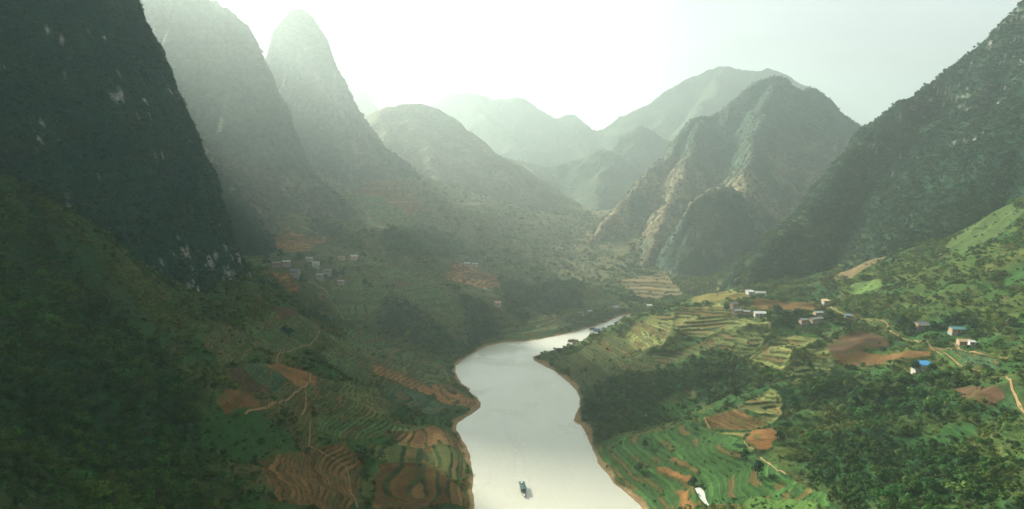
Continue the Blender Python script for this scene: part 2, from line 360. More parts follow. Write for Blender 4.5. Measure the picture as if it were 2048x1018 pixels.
# ------------------------------------------------------------------ mesh helpers
def link(o, parent=None):
    COL.objects.link(o)
    if parent is not None: o.parent = parent
    return o
def tag(o, label=None, cat=None, group=None, kind=None):
    if label: o['label'] = label
    if cat: o['category'] = cat
    if group: o['group'] = group
    if kind: o['kind'] = kind
    return o
def np_mesh(name, V, F, mats, colors=None, smooth=False):
    me = bpy.data.meshes.new(name); V = np.asarray(V, np.float32); F = np.asarray(F, np.int32); n = F.shape[1]
    me.vertices.add(len(V)); me.vertices.foreach_set('co', V.ravel())
    me.loops.add(F.size); me.loops.foreach_set('vertex_index', F.ravel())
    me.polygons.add(len(F)); me.polygons.foreach_set('loop_start', np.arange(0, F.size, n, dtype=np.int32))
    me.update(calc_edges=True)
    if smooth: me.polygons.foreach_set('use_smooth', np.ones(len(F), bool))
    if colors is not None:
        a = me.attributes.new('Col', 'FLOAT_COLOR', 'POINT')
        c = np.ones((len(V), 4), np.float32); c[:, :3] = colors; a.data.foreach_set('color', c.ravel())
    for m in mats: me.materials.append(m)
    me.validate(); return me
def grid_faces(nr, nc):
    i = np.arange(nr * nc).reshape(nr, nc)
    return np.stack([i[:-1, :-1], i[:-1, 1:], i[1:, 1:], i[1:, :-1]], -1).reshape(-1, 4)

# ------------------------------------------------------------------ the ground: one sheet from under the camera to the far mountains
C = lambda *a: np.array(a)
c_grass, c_olive, c_scrub, c_dark = C(.028, .078, .018), C(.070, .085, .020), C(.085, .060, .022), C(.010, .045, .016)
KCOL = dict(soil=C(.128, .072, .026), clay=C(.195, .095, .032), dark_soil=C(.080, .048, .026), terrace=C(.065, .105, .034), yellow_terrace=C(.135, .145, .045), dark_terrace=C(.048, .085, .036),
            lush_terrace=C(.042, .102, .024), lush=C(.062, .125, .028), meadow=C(.085, .145, .038), meadow_dark=C(.055, .090, .026), tan=C(.150, .115, .055), yellow=C(.170, .150, .045), scrub_terrace=C(.078, .092, .028))
rr = [40.0]
while rr[-1] < 3500:
    r = rr[-1]; rr.append(r + (4.0 if r < 140 else max(0.75, r * .0026) if r < 780 else r * .0045 if r < 1500 else r * .02))
rr = np.array(rr); th = np.linspace(R(-56), R(56), 1040)
TH, RR = np.meshgrid(th, rr); gxv = (RR * np.sin(TH)).ravel(); gyv = (RR * np.cos(TH)).ravel()
g_idx, g_edge, g_for = masks(gxv, gyv)
gzv = ground(gxv, gyv, g_idx, g_edge)
GV = np.stack([gxv, gyv, gzv], 1); GF = grid_faces(len(rr), len(th))
def grid_normals(V, nr, nc):
    P = V.reshape(nr, nc, 3); a = np.gradient(P, axis=0); b = np.gradient(P, axis=1); n = np.cross(b, a)
    n /= np.linalg.norm(n, axis=2, keepdims=True) + 1e-9; n[n[..., 2] < 0] *= -1
    return n.reshape(-1, 3)
GN = grid_normals(GV, len(rr), len(th))
n1 = fbm(gxv / 48, gyv / 48, 3, 61); n2 = fbm(gxv / 17, gyv / 17, 3, 67); n3 = fbm(gxv / 90, gyv / 90, 2, 71)
w1 = sstep(-.35, .35, n1)[:, None]; gc = c_grass * (1 - w1) + c_olive * w1
w2 = (sstep(.05, .5, n2) * .65)[:, None]; gc = gc * (1 - w2) + c_scrub * w2
w3 = sstep(.1, .45, n3)[:, None] * .6; gc = gc * (1 - w3) + c_dark * w3
wC = (sstep(515, 560, gyv + .25 * gxv) * sstep(90, 30, gxv - .35 * np.maximum(gyv - 640, 0)))[:, None]          # open, grazed and terraced far slope
gc = gc * (1 - .65 * wC) + (C(.115, .125, .048) * (.85 + .5 * n2[:, None])) * .65 * wC
wF = sstep(760, 1000, gyv)[:, None]; gc = gc * (1 - .6 * wF) + C(.150, .128, .070) * .6 * wF
wS = (sstep(-175, -110, gxv) * sstep(20, -5, gxv) * sstep(530, 480, gyv) * sstep(-.25, .25, n1 + .5 * n2))[:, None] * .6; gc = gc * (1 - wS) + C(.105, .080, .030) * wS   # dry brown scrub near the water
w4 = g_for[:, None] * .85; gc = gc * (1 - w4) + c_dark * w4
for i, (P, kd, st) in enumerate(PLOTS):
    m = np.nonzero(g_idx == i)[0]
    if not len(m): continue
    c = np.tile(KCOL[kd], (len(m), 1))
    if st > 0:
        q = terrace_q(gxv[m], gyv[m], base_h(gxv[m], gyv[m]), st); fl = np.floor(q); h = hash2(fl, np.full_like(fl, i), 5)[:, None]
        c = c * (.70 + .6 * h)
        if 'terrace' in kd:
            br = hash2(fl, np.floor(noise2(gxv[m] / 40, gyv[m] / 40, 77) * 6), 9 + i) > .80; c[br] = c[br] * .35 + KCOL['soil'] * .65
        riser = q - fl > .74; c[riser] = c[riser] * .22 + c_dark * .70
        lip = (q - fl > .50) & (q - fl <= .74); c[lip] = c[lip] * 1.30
    if 'soil' in kd or 'clay' in kd:
        qb = np.floor((gzv[m] + .3 * noise2(gxv[m] / 7, gyv[m] / 7, 85)) / .75); c = c * (.80 + .4 * hash2(qb, np.full_like(qb, i), 8)[:, None])
        wd = sstep(.12, .5, fbm(gxv[m] / 8, gyv[m] / 8, 3, 83))[:, None] * .7; c = c * (1 - wd) + c_olive * wd
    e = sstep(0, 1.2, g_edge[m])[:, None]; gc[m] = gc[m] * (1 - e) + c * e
rdv = river_d(gxv, gyv)
wt = (g_idx < 0) & (noise2(gxv / 70, gyv / 70, 58) > -.1)
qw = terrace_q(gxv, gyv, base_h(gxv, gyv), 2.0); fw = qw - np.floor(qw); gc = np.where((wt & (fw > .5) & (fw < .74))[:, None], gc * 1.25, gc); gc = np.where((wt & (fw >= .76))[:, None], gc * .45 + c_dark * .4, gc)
bk = sstep(3.2, 1.2, rdv + 3.0 * n2)[:, None]; gc = gc * (1 - bk) + C(.26, .175, .085) * bk
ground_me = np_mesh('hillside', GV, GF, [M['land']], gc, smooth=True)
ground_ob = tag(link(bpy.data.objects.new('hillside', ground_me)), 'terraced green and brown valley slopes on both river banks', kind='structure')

# ------------------------------------------------------------------ mountains: ridge lines with cliff and talus profiles
MTN = {}
def mountain(name, label, ridges, res, ext, prof, warp, rough, colf, m, seed, y_keep=None, smooth=True):
    """ridges: list of polylines (u, v, Y); prof: (top rounding, cliff slope, cliff height, talus slope)"""
    segs = []
    for rd in ridges:
        pr = prof
        if isinstance(rd, tuple): rd, pr = rd
        pts = smooth_line([unp(*p) for p in rd], 1)
        segs += [(a, b, pr) for a, b in zip(pts[:-1], pts[1:])]
    P = np.array([s[0] for s in segs] + [s[1] for s in segs]); lo = P.min(0) - ext; hi = P.max(0) + ext
    xs = np.arange(lo[0], hi[0], res); ys = np.arange(lo[1], hi[1], res)
    X, Y = np.meshgrid(xs, ys); sh = X.shape
    wx = X + warp * fbm(X / (warp * 5), Y / (warp * 5), 3, seed); wy = Y + warp * fbm(X / (warp * 5) + 31, Y / (warp * 5), 3, seed + 5)
    Z = np.full(sh, -1e9)
    for a, b, (r0, s1, ch, s2) in segs:
        ex, ey = b[0] - a[0], b[1] - a[1]; L = ex * ex + ey * ey + 1e-6
        t = np.clip(((wx - a[0]) * ex + (wy - a[1]) * ey) / L, 0, 1)
        d = np.hypot(wx - a[0] - t * ex, wy - a[1] - t * ey); d = np.sqrt(d * d + r0 * r0) - r0
        dc = ch / s1
        drop = np.where(d < dc, d * s1, ch + (d - dc) * s2)
        Z = np.maximum(Z, a[2] + t * (b[2] - a[2]) - drop)
    Z = Z + rough * (fbm(X / (rough * 9), Y / (rough * 9), 3, seed + 9) + .5 * (ridged(X / (rough * 6), Y / (rough * 6), 3, seed + 13) - .4)) * .8
    V = np.stack([X, Y, Z], -1).reshape(-1, 3); F = grid_faces(*sh)
    N = grid_normals(V, *sh)
    gnd = base_h(V[:, 0], V[:, 1]); keep = V[:, 2] > gnd - 6 - res * 2
    fk = keep[F].any(1); F = F[fk]
    # cliff relief pushed along the surface normal
    hc = V[:, 2]; a = (V[:, 0] * .8 + V[:, 1] * .6)
    dsp = rough * .55 * fbm(a / (rough * 2.2), hc / (rough * 4.5), 3, seed + 21) + rough * .22 * ridged(a / (rough * .9), hc / (rough * 1.6), 2, seed + 25)
    V = V + N * dsp[:, None] * np.array([1, 1, .4])
    used = np.unique(F); remap = np.full(len(V), -1); remap[used] = np.arange(len(used)); F = remap[F]; V = V[used]; N = N[used]
    steep = 1 - N[:, 2]
    col = colf(V, N, steep, seed)
    me = np_mesh(name, V, F, [m], col, smooth)
    o = tag(link(bpy.data.objects.new(name, me)), label, kind='structure')
    MTN[label] = (V, F, N, o); return o
def col_wood(rock, rock_amt, green, green2, grassy=None, gz=None, horiz=.5, zrock=None, gthr=(.45, .2)):
    def f(V, N, steep, seed):
        x, y, z = V.T; a = x * .8 + y * .6
        n = fbm(a / 30, z / 30, 3, seed + 40); n2 = .62 * fbm(a / 14, z / 20, 3, seed + 44) + .75 * fbm(a / 3.5, z / 6, 3, seed + 49, .65); ra = rock_amt; n3 = fbm(x / 80, y / 80, 2, seed + 47)
        w = sstep(-.3, .3, n)[:, None]; c = green * (1 - w) + green2 * w
        if grassy is not None:
            g = sstep(gthr[0], gthr[1], steep + .25 * n3)[:, None]
            if gz is not None: g = g * sstep(gz[1], gz[0], z + 25 * n3)[:, None]
            c = c * (1 - g) + grassy * (.8 + .4 * w) * g
        if zrock: ra = ra + zrock[2] * sstep(zrock[1], zrock[0], z)
        r = (sstep(.62 - ra, .84 - ra, n2 + .45 * n + .55 * (steep - horiz)))[:, None]
        return c * (1 - r) + rock * (.75 + .5 * sstep(-.4, .4, n2)[:, None]) * r
    return f
rock = C(.27, .265, .235)
CLIFF = (8, 2.9, 400, .6)
B_R = [(395,560,472),(392,500,474),(392,440,476),(362,330,480),(320,215,484),(286,120,488),(243,50,490),(208,0,490),(145,-130,490),(95,-300,480),(40,-460,470),(-60,-620,455),(-200,-790,440),(-500,-930,410),(-800,-950,380)]  # unseen ridge above the frame raised so the cliff shades near slope and air
mountain('karst_mountain', 'dark wooded limestone cliff towering over the near slope', [B_R, [(-60,-620,455),(-150,-250,400),(-250,40,330),(-280,200,280)]], 1.3, 70, CLIFF, 14, 6,
         col_wood(rock, -.06, C(.008, .050, .034), C(.014, .062, .032), zrock=(75, 125, .42)), M['rockwood'], 100)
mountain('karst_mountain', 'tall hazy limestone mountain rising behind the dark cliff', [[(120,-10,960),(220,-40,930),(310,-46,920),(370,-30,915),(398,2,910),(428,9,905),(464,34,900),(492,62,900),(509,94,900),(516,126,900),(517,165,897),(521,220,890),(545,300,875),(600,370,855),(650,420,840)]], 4, 150, (7, 2.8, 190, .75), 11, 8,
         col_wood(rock, -.08, C(.022, .062, .048), C(.045, .075, .045), C(.08, .08, .045)), M['farslope'], 140)
mountain('karst_mountain', 'low dark wooded crag behind the village', [[(350,290,720),(390,312,715),(440,345,705),(478,395,695),(502,450,685)]], 2.5, 60, (6, 2.2, 90, .7), 14, 6,
         col_wood(rock, .05, C(.022, .056, .042), C(.034, .070, .040)), M['rockwood'], 160)
mountain('karst_mountain', 'slender rounded limestone peak in the mist', [[(540,220,1180),(544,140,1165),(547,100,1160),(552,68,1157),(559,46,1154),(569,31,1152),(583,23,1150),(597,21,1150),(611,24,1150),(624,35,1150),(636,56,1150),(647,84,1150),(658,110,1150),(668,130,1150),(683,157,1150),(698,184,1150),(712,214,1145),(730,244,1140),(755,280,1120),(790,340,1080)],
          [(597,21,1150),(640,160,1060),(668,240,1010),(690,310,985),(705,370,960)]], 3.5, 150, (9, 3.4, 170, .8), 8, 6, col_wood(rock, -.06, C(.026, .066, .052), C(.05, .078, .05), C(.085, .085, .05)), M['farslope'], 180)
mountain('mountain', 'rounded hazy ridge left of the central gap', [[(700,260,1500),(760,224,1500),(800,212,1500),(835,208,1500),(870,219,1500),(910,245,1490),(950,275,1480),(985,308,1470),(1010,335,1450),(1050,365,1420),(1110,398,1350),(1165,425,1290),(1210,455,1220)],
          [(835,208,1500),(850,290,1350),(870,350,1230),(900,400,1150)],[(760,224,1500),(770,300,1320),(760,340,1200)]], 7, 220, (8, 1.0, 60, .62), 20, 12, col_wood(rock, -.1, C(.045, .075, .045), C(.075, .085, .045), C(.10, .095, .05)), M['farslope'], 200)
mountain('mountain', 'faint sharp peak showing beside the slender peak', [[(690,160,2300),(718,172,2300),(735,184,2300),(755,206,2300),(780,250,2300)]], 14, 260, (10, 1.6, 200, .8), 40, 14, col_wood(rock, -.1, C(.045, .075, .05), C(.06, .08, .05)), M['farslope'], 220)
mountain('mountain', 'pale layered far ridge closing the valley', [[(840,230,2600),(870,211,2600),(905,195,2600),(930,191,2600),(960,196,2600),(985,203,2600),(1020,198,2600),(1050,205,2600),(1085,227,2600),(1110,241,2600),(1130,233,2590),(1150,234,2590),(1172,254,2590),(1195,270,2600),(1230,290,2600)],
          [(930,191,2600),(980,240,2350),(1040,290,2200),(1090,330,2100)],[(1140,233,2590),(1160,290,2350),(1180,330,2200)]], 10, 330, (8, 1.0, 200, .6), 30, 18, col_wood(rock, -.2, C(.045, .075, .05), C(.07, .085, .05)), M['farslope'], 240)
mountain('mountain', 'broad pale far mountain behind the right peak', [[(1150,300,2450),(1195,269,2450),(1220,254,2450),(1255,230,2450),(1290,214,2450),(1330,190,2450),(1370,165,2450),(1410,147,2450),(1440,137,2450),(1475,141,2450),(1500,144,2450),(1530,140,2450),(1560,149,2450),(1585,160,2450),(1640,200,2450),(1720,260,2450)],
          [(1440,137,2450),(1400,240,2150),(1370,320,1950)]], 10, 330, (8, 1.05, 200, .65), 30, 18, col_wood(rock, -.15, C(.045, .075, .05), C(.07, .085, .05)), M['farslope'], 260)
mountain('mountain', 'small hazy dome below the far right mountain', [[(1200,350,1900),(1235,292,1900),(1255,266,1900),(1280,251,1900),(1305,260,1900),(1335,284,1900),(1370,320,1900)]], 8, 240, (9, 1.1, 120, .7), 22, 12, col_wood(rock, -.1, C(.04, .07, .05), C(.06, .08, .05)), M['farslope'], 280)
mountain('mountain', 'low hazy hills in the central gap', [[(960,345,1750),(1010,318,1750),(1050,325,1740),(1095,338,1730),(1140,322,1720),(1185,305,1700),(1220,302,1700),(1260,335,1700),(1300,370,1650)],[(1050,325,1740),(1090,390,1560),(1130,430,1450)],[(1220,312,1700),(1200,390,1500),(1180,440,1350)]], 8, 240, (10, .9, 100, .5), 26, 12, col_wood(rock, -.2, C(.045, .075, .05), C(.07, .085, .05)), M['farslope'], 290)
mountain('mountain', 'twin topped hazy mountain with tan grassy flank', [[(1345,292,1290),(1362,268,1300),(1382,249,1300),(1405,237,1300),(1430,234,1310),(1460,210,1310),(1490,186,1310),(1515,170,1310),(1545,156,1310),(1572,160,1310),(1598,182,1310),(1625,173,1310),(1645,190,1310),(1660,214,1310),(1690,240,1310),(1720,254,1310),(1750,270,1310),(1820,340,1310)],
          [(1345,292,1290),(1310,335,1230),(1265,385,1170),(1225,430,1110),(1185,480,1040)],[(1545,156,1310),(1510,290,1130),(1490,360,1030),(1470,430,960)],[(1405,237,1300),(1370,340,1160),(1330,430,1050),(1290,520,930)]], 5, 230, (4, 1.4, 120, .85), 13, 11,
         col_wood(rock, .03, C(.030, .062, .046), C(.045, .072, .045), C(.140, .118, .066), (110, 220), gthr=(.57, .36)), M['farslope'], 300)
mountain('karst_mountain', 'dark craggy outcrop at the foot of the twin topped mountain', [[(1345,500,900),(1372,430,905),(1395,395,905),(1430,372,905),(1462,376,905),(1478,410,900),(1492,470,890),(1505,560,870)]], 3, 90, (6, 2.2, 120, .7), 14, 7,
         col_wood(rock, .02, C(.036, .068, .05), C(.05, .078, .05), C(.095, .095, .058), gthr=(.58, .36)), M['rockwood'], 320)
mountain('mountain', 'steep wooded mountain with pale rock faces above the plateau', [[(1505,585,660),(1525,520,690),(1560,468,700),(1620,390,715),(1690,325,730),(1742,284,740),(1765,250,742),(1795,222,745),(1850,190,748),(1900,163,748),(1930,125,745),(1962,93,742),(2000,55,735),(2048,8,725),(2150,-90,710),(2300,-180,690),(2500,-220,650)],
          [(1900,163,748),(1960,330,640),(1990,400,590)],[(2150,-90,710),(2180,150,600),(2200,300,530)]], 2.2, 150, (7, 1.5, 130, 1.05), 18, 9,
         col_wood(rock * .72, .0, C(.010, .038, .022), C(.016, .046, .022), C(.05, .07, .026), (60, 130), zrock=(260, 110, .33)), M['rockwood'], 340)

# ------------------------------------------------------------------ the river
rv = np.array(RIVER)
bm = bmesh.new(); nL = len(smooth_line(lb, 1)); 
vs = [bm.verts.new((x, y, 0)) for x, y in [(-900, -300), (900, -300), (900, 1000), (-900, 1000)]]; bm.faces.new(vs)
me = bpy.data.meshes.new('river'); bm.to_mesh(me); bm.free()
mw = bpy.data.materials.new('river_water'); mw.use_nodes = True; t = mw.node_tree; b = t.nodes['Principled BSDF']
b.inputs['Specular IOR Level'].default_value = 1.0; b.inputs['Base Color'].default_value = (.52, .52, .42, 1); b.inputs['Roughness'].default_value = .16; b.inputs['IOR'].default_value = 1.33
g = t.nodes.new('ShaderNodeNewGeometry'); mp = t.nodes.new('ShaderNodeMapping'); mp.inputs['Scale'].default_value = (1, .45, 1)
n = t.nodes.new('ShaderNodeTexNoise'); n.inputs['Scale'].default_value = .45; n.inputs['Detail'].default_value = 6; n.inputs['Roughness'].default_value = .6
n2_ = t.nodes.new('ShaderNodeTexNoise'); n2_.inputs['Scale'].default_value = .03; n2_.inputs['Detail'].default_value = 3
bp = t.nodes.new('ShaderNodeBump'); bp.inputs['Strength'].default_value = .5; bp.inputs['Distance'].default_value = .22
rmp = t.nodes.new('ShaderNodeMapRange'); rmp.inputs['From Min'].default_value = .35; rmp.inputs['From Max'].default_value = .65; rmp.inputs['To Min'].default_value = .12; rmp.inputs['To Max'].default_value = .30
t.links.new(g.outputs['Position'], mp.inputs[0]); t.links.new(mp.outputs[0], n.inputs['Vector']); t.links.new(g.outputs['Position'], n2_.inputs['Vector'])
t.links.new(n.outputs['Fac'], bp.inputs['Height']); t.links.new(bp.outputs[0], b.inputs['Normal']); t.links.new(n2_.outputs['Fac'], rmp.inputs['Value']); t.links.new(rmp.outputs[0], b.inputs['Roughness'])
me.materials.append(mw)
tag(link(bpy.data.objects.new('river', me)), 'pale calm river winding through the valley', kind='structure')

# ------------------------------------------------------------------ haze
bpy.ops.mesh.primitive_cube_add(size=1); hz = bpy.context.object; hz.name = 'haze'; hz.data.name = 'haze'
hz.scale = (8000, 4600, 640); hz.location = (0, 1700, 310); tag(hz, 'pale sunlit mist filling the valley air', kind='stuff')
mh = bpy.data.materials.new('haze_air'); mh.use_nodes = True; t = mh.node_tree; t.nodes.clear()
o = t.nodes.new('ShaderNodeOutputMaterial'); pv = t.nodes.new('ShaderNodeVolumePrincipled')
pv.inputs['Color'].default_value = (.66, .80, .785, 1); pv.inputs['Density'].default_value = HAZE_DENSITY; pv.inputs['Anisotropy'].default_value = .66
t.links.new(pv.outputs[0], o.inputs['Volume']); hz.data.materials.append(mh)
#DETAILS
# ------------------------------------------------------------------ foliage prototypes
def leaf_cloud(name, lobes, n, leaf, seed, flat=.8):
    """many small leaf faces spread through overlapping lobes (x, y, z, radius)"""
    rg = np.random.default_rng(seed); V = []; F = []
    vol = np.array([l[3] ** 2 for l in lobes]); ch = rg.choice(len(lobes), n, p=vol / vol.sum())
    for i in range(n):
        lx, ly, lz, lr = lobes[ch[i]]
        d = rg.normal(size=3); d /= np.linalg.norm(d); d[2] = d[2] if d[2] > -.45 else -d[2] * .6
        r = lr * rg.uniform(.62, 1.08); p = np.array([lx, ly, lz]) + d * r * np.array([1, 1, flat])
        nn = d * .9 + rg.normal(size=3) * .45 + np.array([0, 0, .35]); nn /= np.linalg.norm(nn)
        t1 = np.cross(nn, rg.normal(size=3)); t1 /= np.linalg.norm(t1); t2 = np.cross(nn, t1)
        s = leaf * rg.uniform(.6, 1.3); k0 = len(V)
        V += [p + t1 * s, p + t2 * s * .62 + nn * s * .15, p - t1 * s, p - t2 * s * .62 + nn * s * .15]; F.append([k0, k0 + 1, k0 + 2, k0 + 3])
    return np_mesh(name, V, F, [M['leaf']])
PROTO = bpy.data.collections.new('foliage_prototypes')
random.seed(5)
for i in range(4):
    lob = [(random.uniform(-.55, .55), random.uniform(-.55, .55), random.uniform(.25, .7), random.uniform(.38, .62)) for _ in range(4)]
    PROTO.objects.link(bpy.data.objects.new('a_shrub_%d' % i, leaf_cloud('shrub_leaves', lob, 90, .20, 60 + i)))
for i in range(2):
    lob = [(random.uniform(-.7, .7), random.uniform(-.7, .7), random.uniform(.05, .25), random.uniform(.25, .4)) for _ in range(6)]
    PROTO.objects.link(bpy.data.objects.new('b_tuft_%d' % i, leaf_cloud('tuft_leaves', lob, 60, .16, 80 + i, .7)))
for i in range(3):
    lob = [(random.uniform(-.5, .5), random.uniform(-.5, .5), random.uniform(.6, 1.5), random.uniform(.4, .62)) for _ in range(6)]
    PROTO.objects.link(bpy.data.objects.new('c_treelet_%d' % i, leaf_cloud('treelet_leaves', lob, 150, .19, 90 + i)))

gt = bpy.data.node_groups.new('foliage_scatter', 'GeometryNodeTree')
gt.interface.new_socket('Geometry', in_out='INPUT', socket_type='NodeSocketGeometry'); gt.interface.new_socket('Geometry', in_out='OUTPUT', socket_type='NodeSocketGeometry')
gi = gt.nodes.new('NodeGroupInput'); go = gt.nodes.new('NodeGroupOutput'); ip = gt.nodes.new('GeometryNodeInstanceOnPoints')
ci = gt.nodes.new('GeometryNodeCollectionInfo'); ci.inputs['Collection'].default_value = PROTO; ci.inputs['Separate Children'].default_value = True; ci.inputs['Reset Children'].default_value = True
def named(nm, ty):
    a = gt.nodes.new('GeometryNodeInputNamedAttribute'); a.data_type = ty; a.inputs['Name'].default_value = nm; return a.outputs['Attribute']
gt.links.new(gi.outputs[0], ip.inputs['Points']); gt.links.new(ci.outputs[0], ip.inputs['Instance']); ip.inputs['Pick Instance'].default_value = True
gt.links.new(named('pick', 'INT'), ip.inputs['Instance Index']); gt.links.new(named('size', 'FLOAT_VECTOR'), ip.inputs['Scale']); 
er = gt.nodes.new('FunctionNodeEulerToRotation'); gt.links.new(named('turn', 'FLOAT_VECTOR'), er.inputs[0]); gt.links.new(er.outputs[0], ip.inputs['Rotation'])
gt.links.new(ip.outputs[0], go.inputs[0])
def scatter(name, label, P, size, pick, tint, zs=(.8, 1.2)):
    n = len(P); me = bpy.data.meshes.new(name); me.vertices.add(n); me.vertices.foreach_set('co', np.asarray(P, np.float32).ravel())
    s = np.stack([size, size, size * RNG.uniform(*zs, n)], 1); tr = np.zeros((n, 3)); tr[:, 2] = RNG.uniform(0, 6.28, n); tr[:, :2] = RNG.uniform(-.2, .2, (n, 2))
    me.attributes.new('size', 'FLOAT_VECTOR', 'POINT').data.foreach_set('vector', s.astype(np.float32).ravel())
    me.attributes.new('turn', 'FLOAT_VECTOR', 'POINT').data.foreach_set('vector', tr.astype(np.float32).ravel())
    me.attributes.new('pick', 'INT', 'POINT').data.foreach_set('value', pick.astype(np.int32))
    c = np.ones((n, 4), np.float32); c[:, :3] = tint; me.attributes.new('tint', 'FLOAT_COLOR', 'POINT').data.foreach_set('color', c.ravel())
    o = tag(link(bpy.data.objects.new(name, me)), label, kind='stuff')
    md = o.modifiers.new('scatter', 'NODES'); md.node_group = gt; return o
def sample_faces(V, F, dens, N=None, cap=None):
    """random points on the faces, dens = plants per square metre at each vertex; nothing far outside the view or facing away"""
    a = V[F[:, 0]]; b_ = V[F[:, 1]]; c = V[F[:, 2]]; d = V[F[:, 3]]
    area = .5 * (np.linalg.norm(np.cross(b_ - a, c - a), axis=1) + np.linalg.norm(np.cross(c - a, d - a), axis=1))
    m = (a + c) / 2; dep = m[:, 1] * CP - (m[:, 2] - CAM_H) * SP
    u = m[:, 0] / np.maximum(dep, 1); v = (m[:, 1] * SP + (m[:, 2] - CAM_H) * CP) / np.maximum(dep, 1)
    vis = (dep > 50) & (np.abs(u) < 1.02) & (np.abs(v) < .50)
    if N is not None:
        f = m - np.array([0, 0, CAM_H]); f /= np.linalg.norm(f, axis=1, keepdims=True); vis &= (N[F[:, 0]] * f).sum(1) < .25
    w = area * dens[F[:, 0]] * vis
    n = int(w.sum()); n = min(n, cap) if cap else n
    i = RNG.choice(len(F), n, p=w / w.sum())
    s = RNG.random((n, 1)); t = RNG.random((n, 1))
    p = (a[i] * (1 - s) + b_[i] * s) * (1 - t) + (d[i] * (1 - s) + c[i] * s) * t
    return p, F[i, 0]
def tints(n, cols, var=.5):
    k_ = RNG.integers(0, len(cols), n); return np.array(cols)[k_] * RNG.uniform(1 - var, 1 + var, (n, 1))

def mountain_scatter(key, name, label, den, smin, smax, cols, cap, rock_skip=True):
    V, F, N, o = MTN[key]
    col = np.empty(len(V) * 4, np.float32); o.data.attributes['Col'].data.foreach_get('color', col); lum = col.reshape(-1, 4)[:, :3].mean(1)
    d = np.full(len(V), den) * np.where(lum > .15, .06, 1.0) * (V[:, 2] > base_h(V[:, 0], V[:, 1]) - .5)
    p, vi = sample_faces(V, F, d, N, cap); n_ = len(p); s = RNG.uniform(smin, smax, n_) * RNG.uniform(.7, 1.2, n_)
    p = p - N[vi] * (s * .25)[:, None]
    scatter(name, label, p, s, RNG.integers(0, 9, n_), tints(n_, cols))
mountain_scatter('dark wooded limestone cliff towering over the near slope', 'cliff_scrub', 'dark scrub clinging to the near limestone cliff', .22, .9, 2.4, [(.009, .052, .034), (.014, .064, .034), (.024, .076, .032)], 40000)
mountain_scatter('steep wooded mountain with pale rock faces above the plateau', 'mountain_wood', 'wood covering the steep mountain above the plateau', .20, 1.0, 2.4, [(.013, .054, .034), (.020, .062, .034), (.034, .080, .032), (.040, .070, .030)], 90000)
mountain_scatter('low dark wooded crag behind the village', 'crag_scrub', 'scrub on the low crag behind the village', .10, 1.0, 2.6, [(.022, .058, .040), (.030, .066, .038)], 6000)
mountain_scatter('dark craggy outcrop at the foot of the twin topped mountain', 'outcrop_scrub', 'scrub on the craggy outcrop below the twin topped mountain', .045, 1.2, 2.8, [(.040, .080, .054), (.05, .088, .052)], 8000)
mountain_scatter('tall hazy limestone mountain rising behind the dark cliff', 'high_scrub', 'scrub on the tall hazy mountain', .05, 1.3, 3.2, [(.030, .064, .046), (.040, .072, .044)], 9000)
mountain_scatter('slender rounded limestone peak in the mist', 'peak_scrub', 'scrub on the slender misty peak', .05, 1.3, 3.2, [(.034, .066, .05), (.044, .074, .05)], 7000)
mountain_scatter('twin topped hazy mountain with tan grassy flank', 'flank_scrub', 'scattered scrub on the twin topped mountain', .02, 1.2, 3.0, [(.032, .064, .046), (.044, .074, .046)], 9000)

# ------------------------------------------------------------------ paths and ponds laid on the ground
PATHS = [
 ('narrow dirt path curving below the upper left terraces', 1.5, [(640,658),(637,675),(612,690),(590,697),(575,703),(556,708),(553,720),(557,728)]),
 ('pale dirt path slanting across the orange plot on the near slope', 1.7, [(622,744),(618,765),(606,776),(580,790),(550,802),(520,818),(490,830)]),
 ('short dirt track dropping from the orange plot', 1.5, [(610,778),(613,795),(610,815),(603,828)]),
 ('thin straight footpath running down to the brown terraces', 1.0, [(620,842),(620,870),(617,893)]),
 ('footpath crossing the large brown plot at the bottom of the slope', 1.1, [(617,893),(645,903),(690,925),(697,945),(700,975),(712,1005),(716,1018)]),
 ('looping dirt path below the village on the far slope', 2.0, [(617,563),(640,573),(655,582),(658,592),(648,599),(637,596),(641,588),(655,587)]),
 ('thin path descending the terraces below the village', 1.3, [(657,595),(675,615),(690,640)]),
 ('dirt road climbing from the village to the clay field', 1.8, [(615,500),(630,487),(655,478),(635,465),(600,452)]),
 ('long contour track right of the village', 1.6, [(735,522),(790,540),(850,556),(890,575)]),
 ('main dirt road winding along the plateau and past the farmhouses', 2.4, [(1480,593),(1514,597),(1554,600),(1619,604),(1647,613),(1677,622),(1691,630),(1715,635),(1759,641),(1776,648),(1780,662),(1803,671),(1834,679),(1861,692),(1882,694),(1923,698),(1963,705),(2015,712)]),
 ('narrow branch road below the main road fork', 1.5, [(1861,692),(1885,705),(1910,720),(1935,737),(1960,743)]),
 ('reddish dirt track at the edge of the dark right slope', 1.5, [(2012,755),(2022,770),(2030,790),(2040,810),(2052,830)]),
 ('footpath skirting the brown plot above the lush terraces', 1.0, [(1408,834),(1414,849),(1422,858),(1437,864)]),
 ('footpath below the orange clay plot', 1.1, [(1484,875),(1490,887),(1510,899),(1519,913),(1546,931),(1572,949)]),
 ('pale zigzag trail on the distant slope', 3.0, [(1030,452),(1034,470),(1060,492),(1052,510),(1095,515),(1092,528)]),
 ('pale switchback track above the far river bend', 2.8, [(1095,515),(1120,530),(1155,552),(1120,566),(1160,580)]),
 ('thin pale gully trail high on the far slope', 2.4, [(1176,460),(1174,475),(1180,490)]),
 ('dirt path beside the tan farmhouse', 1.3, [(1893,683),(1912,684),(1920,696)]),
]
PATH_PTS = []
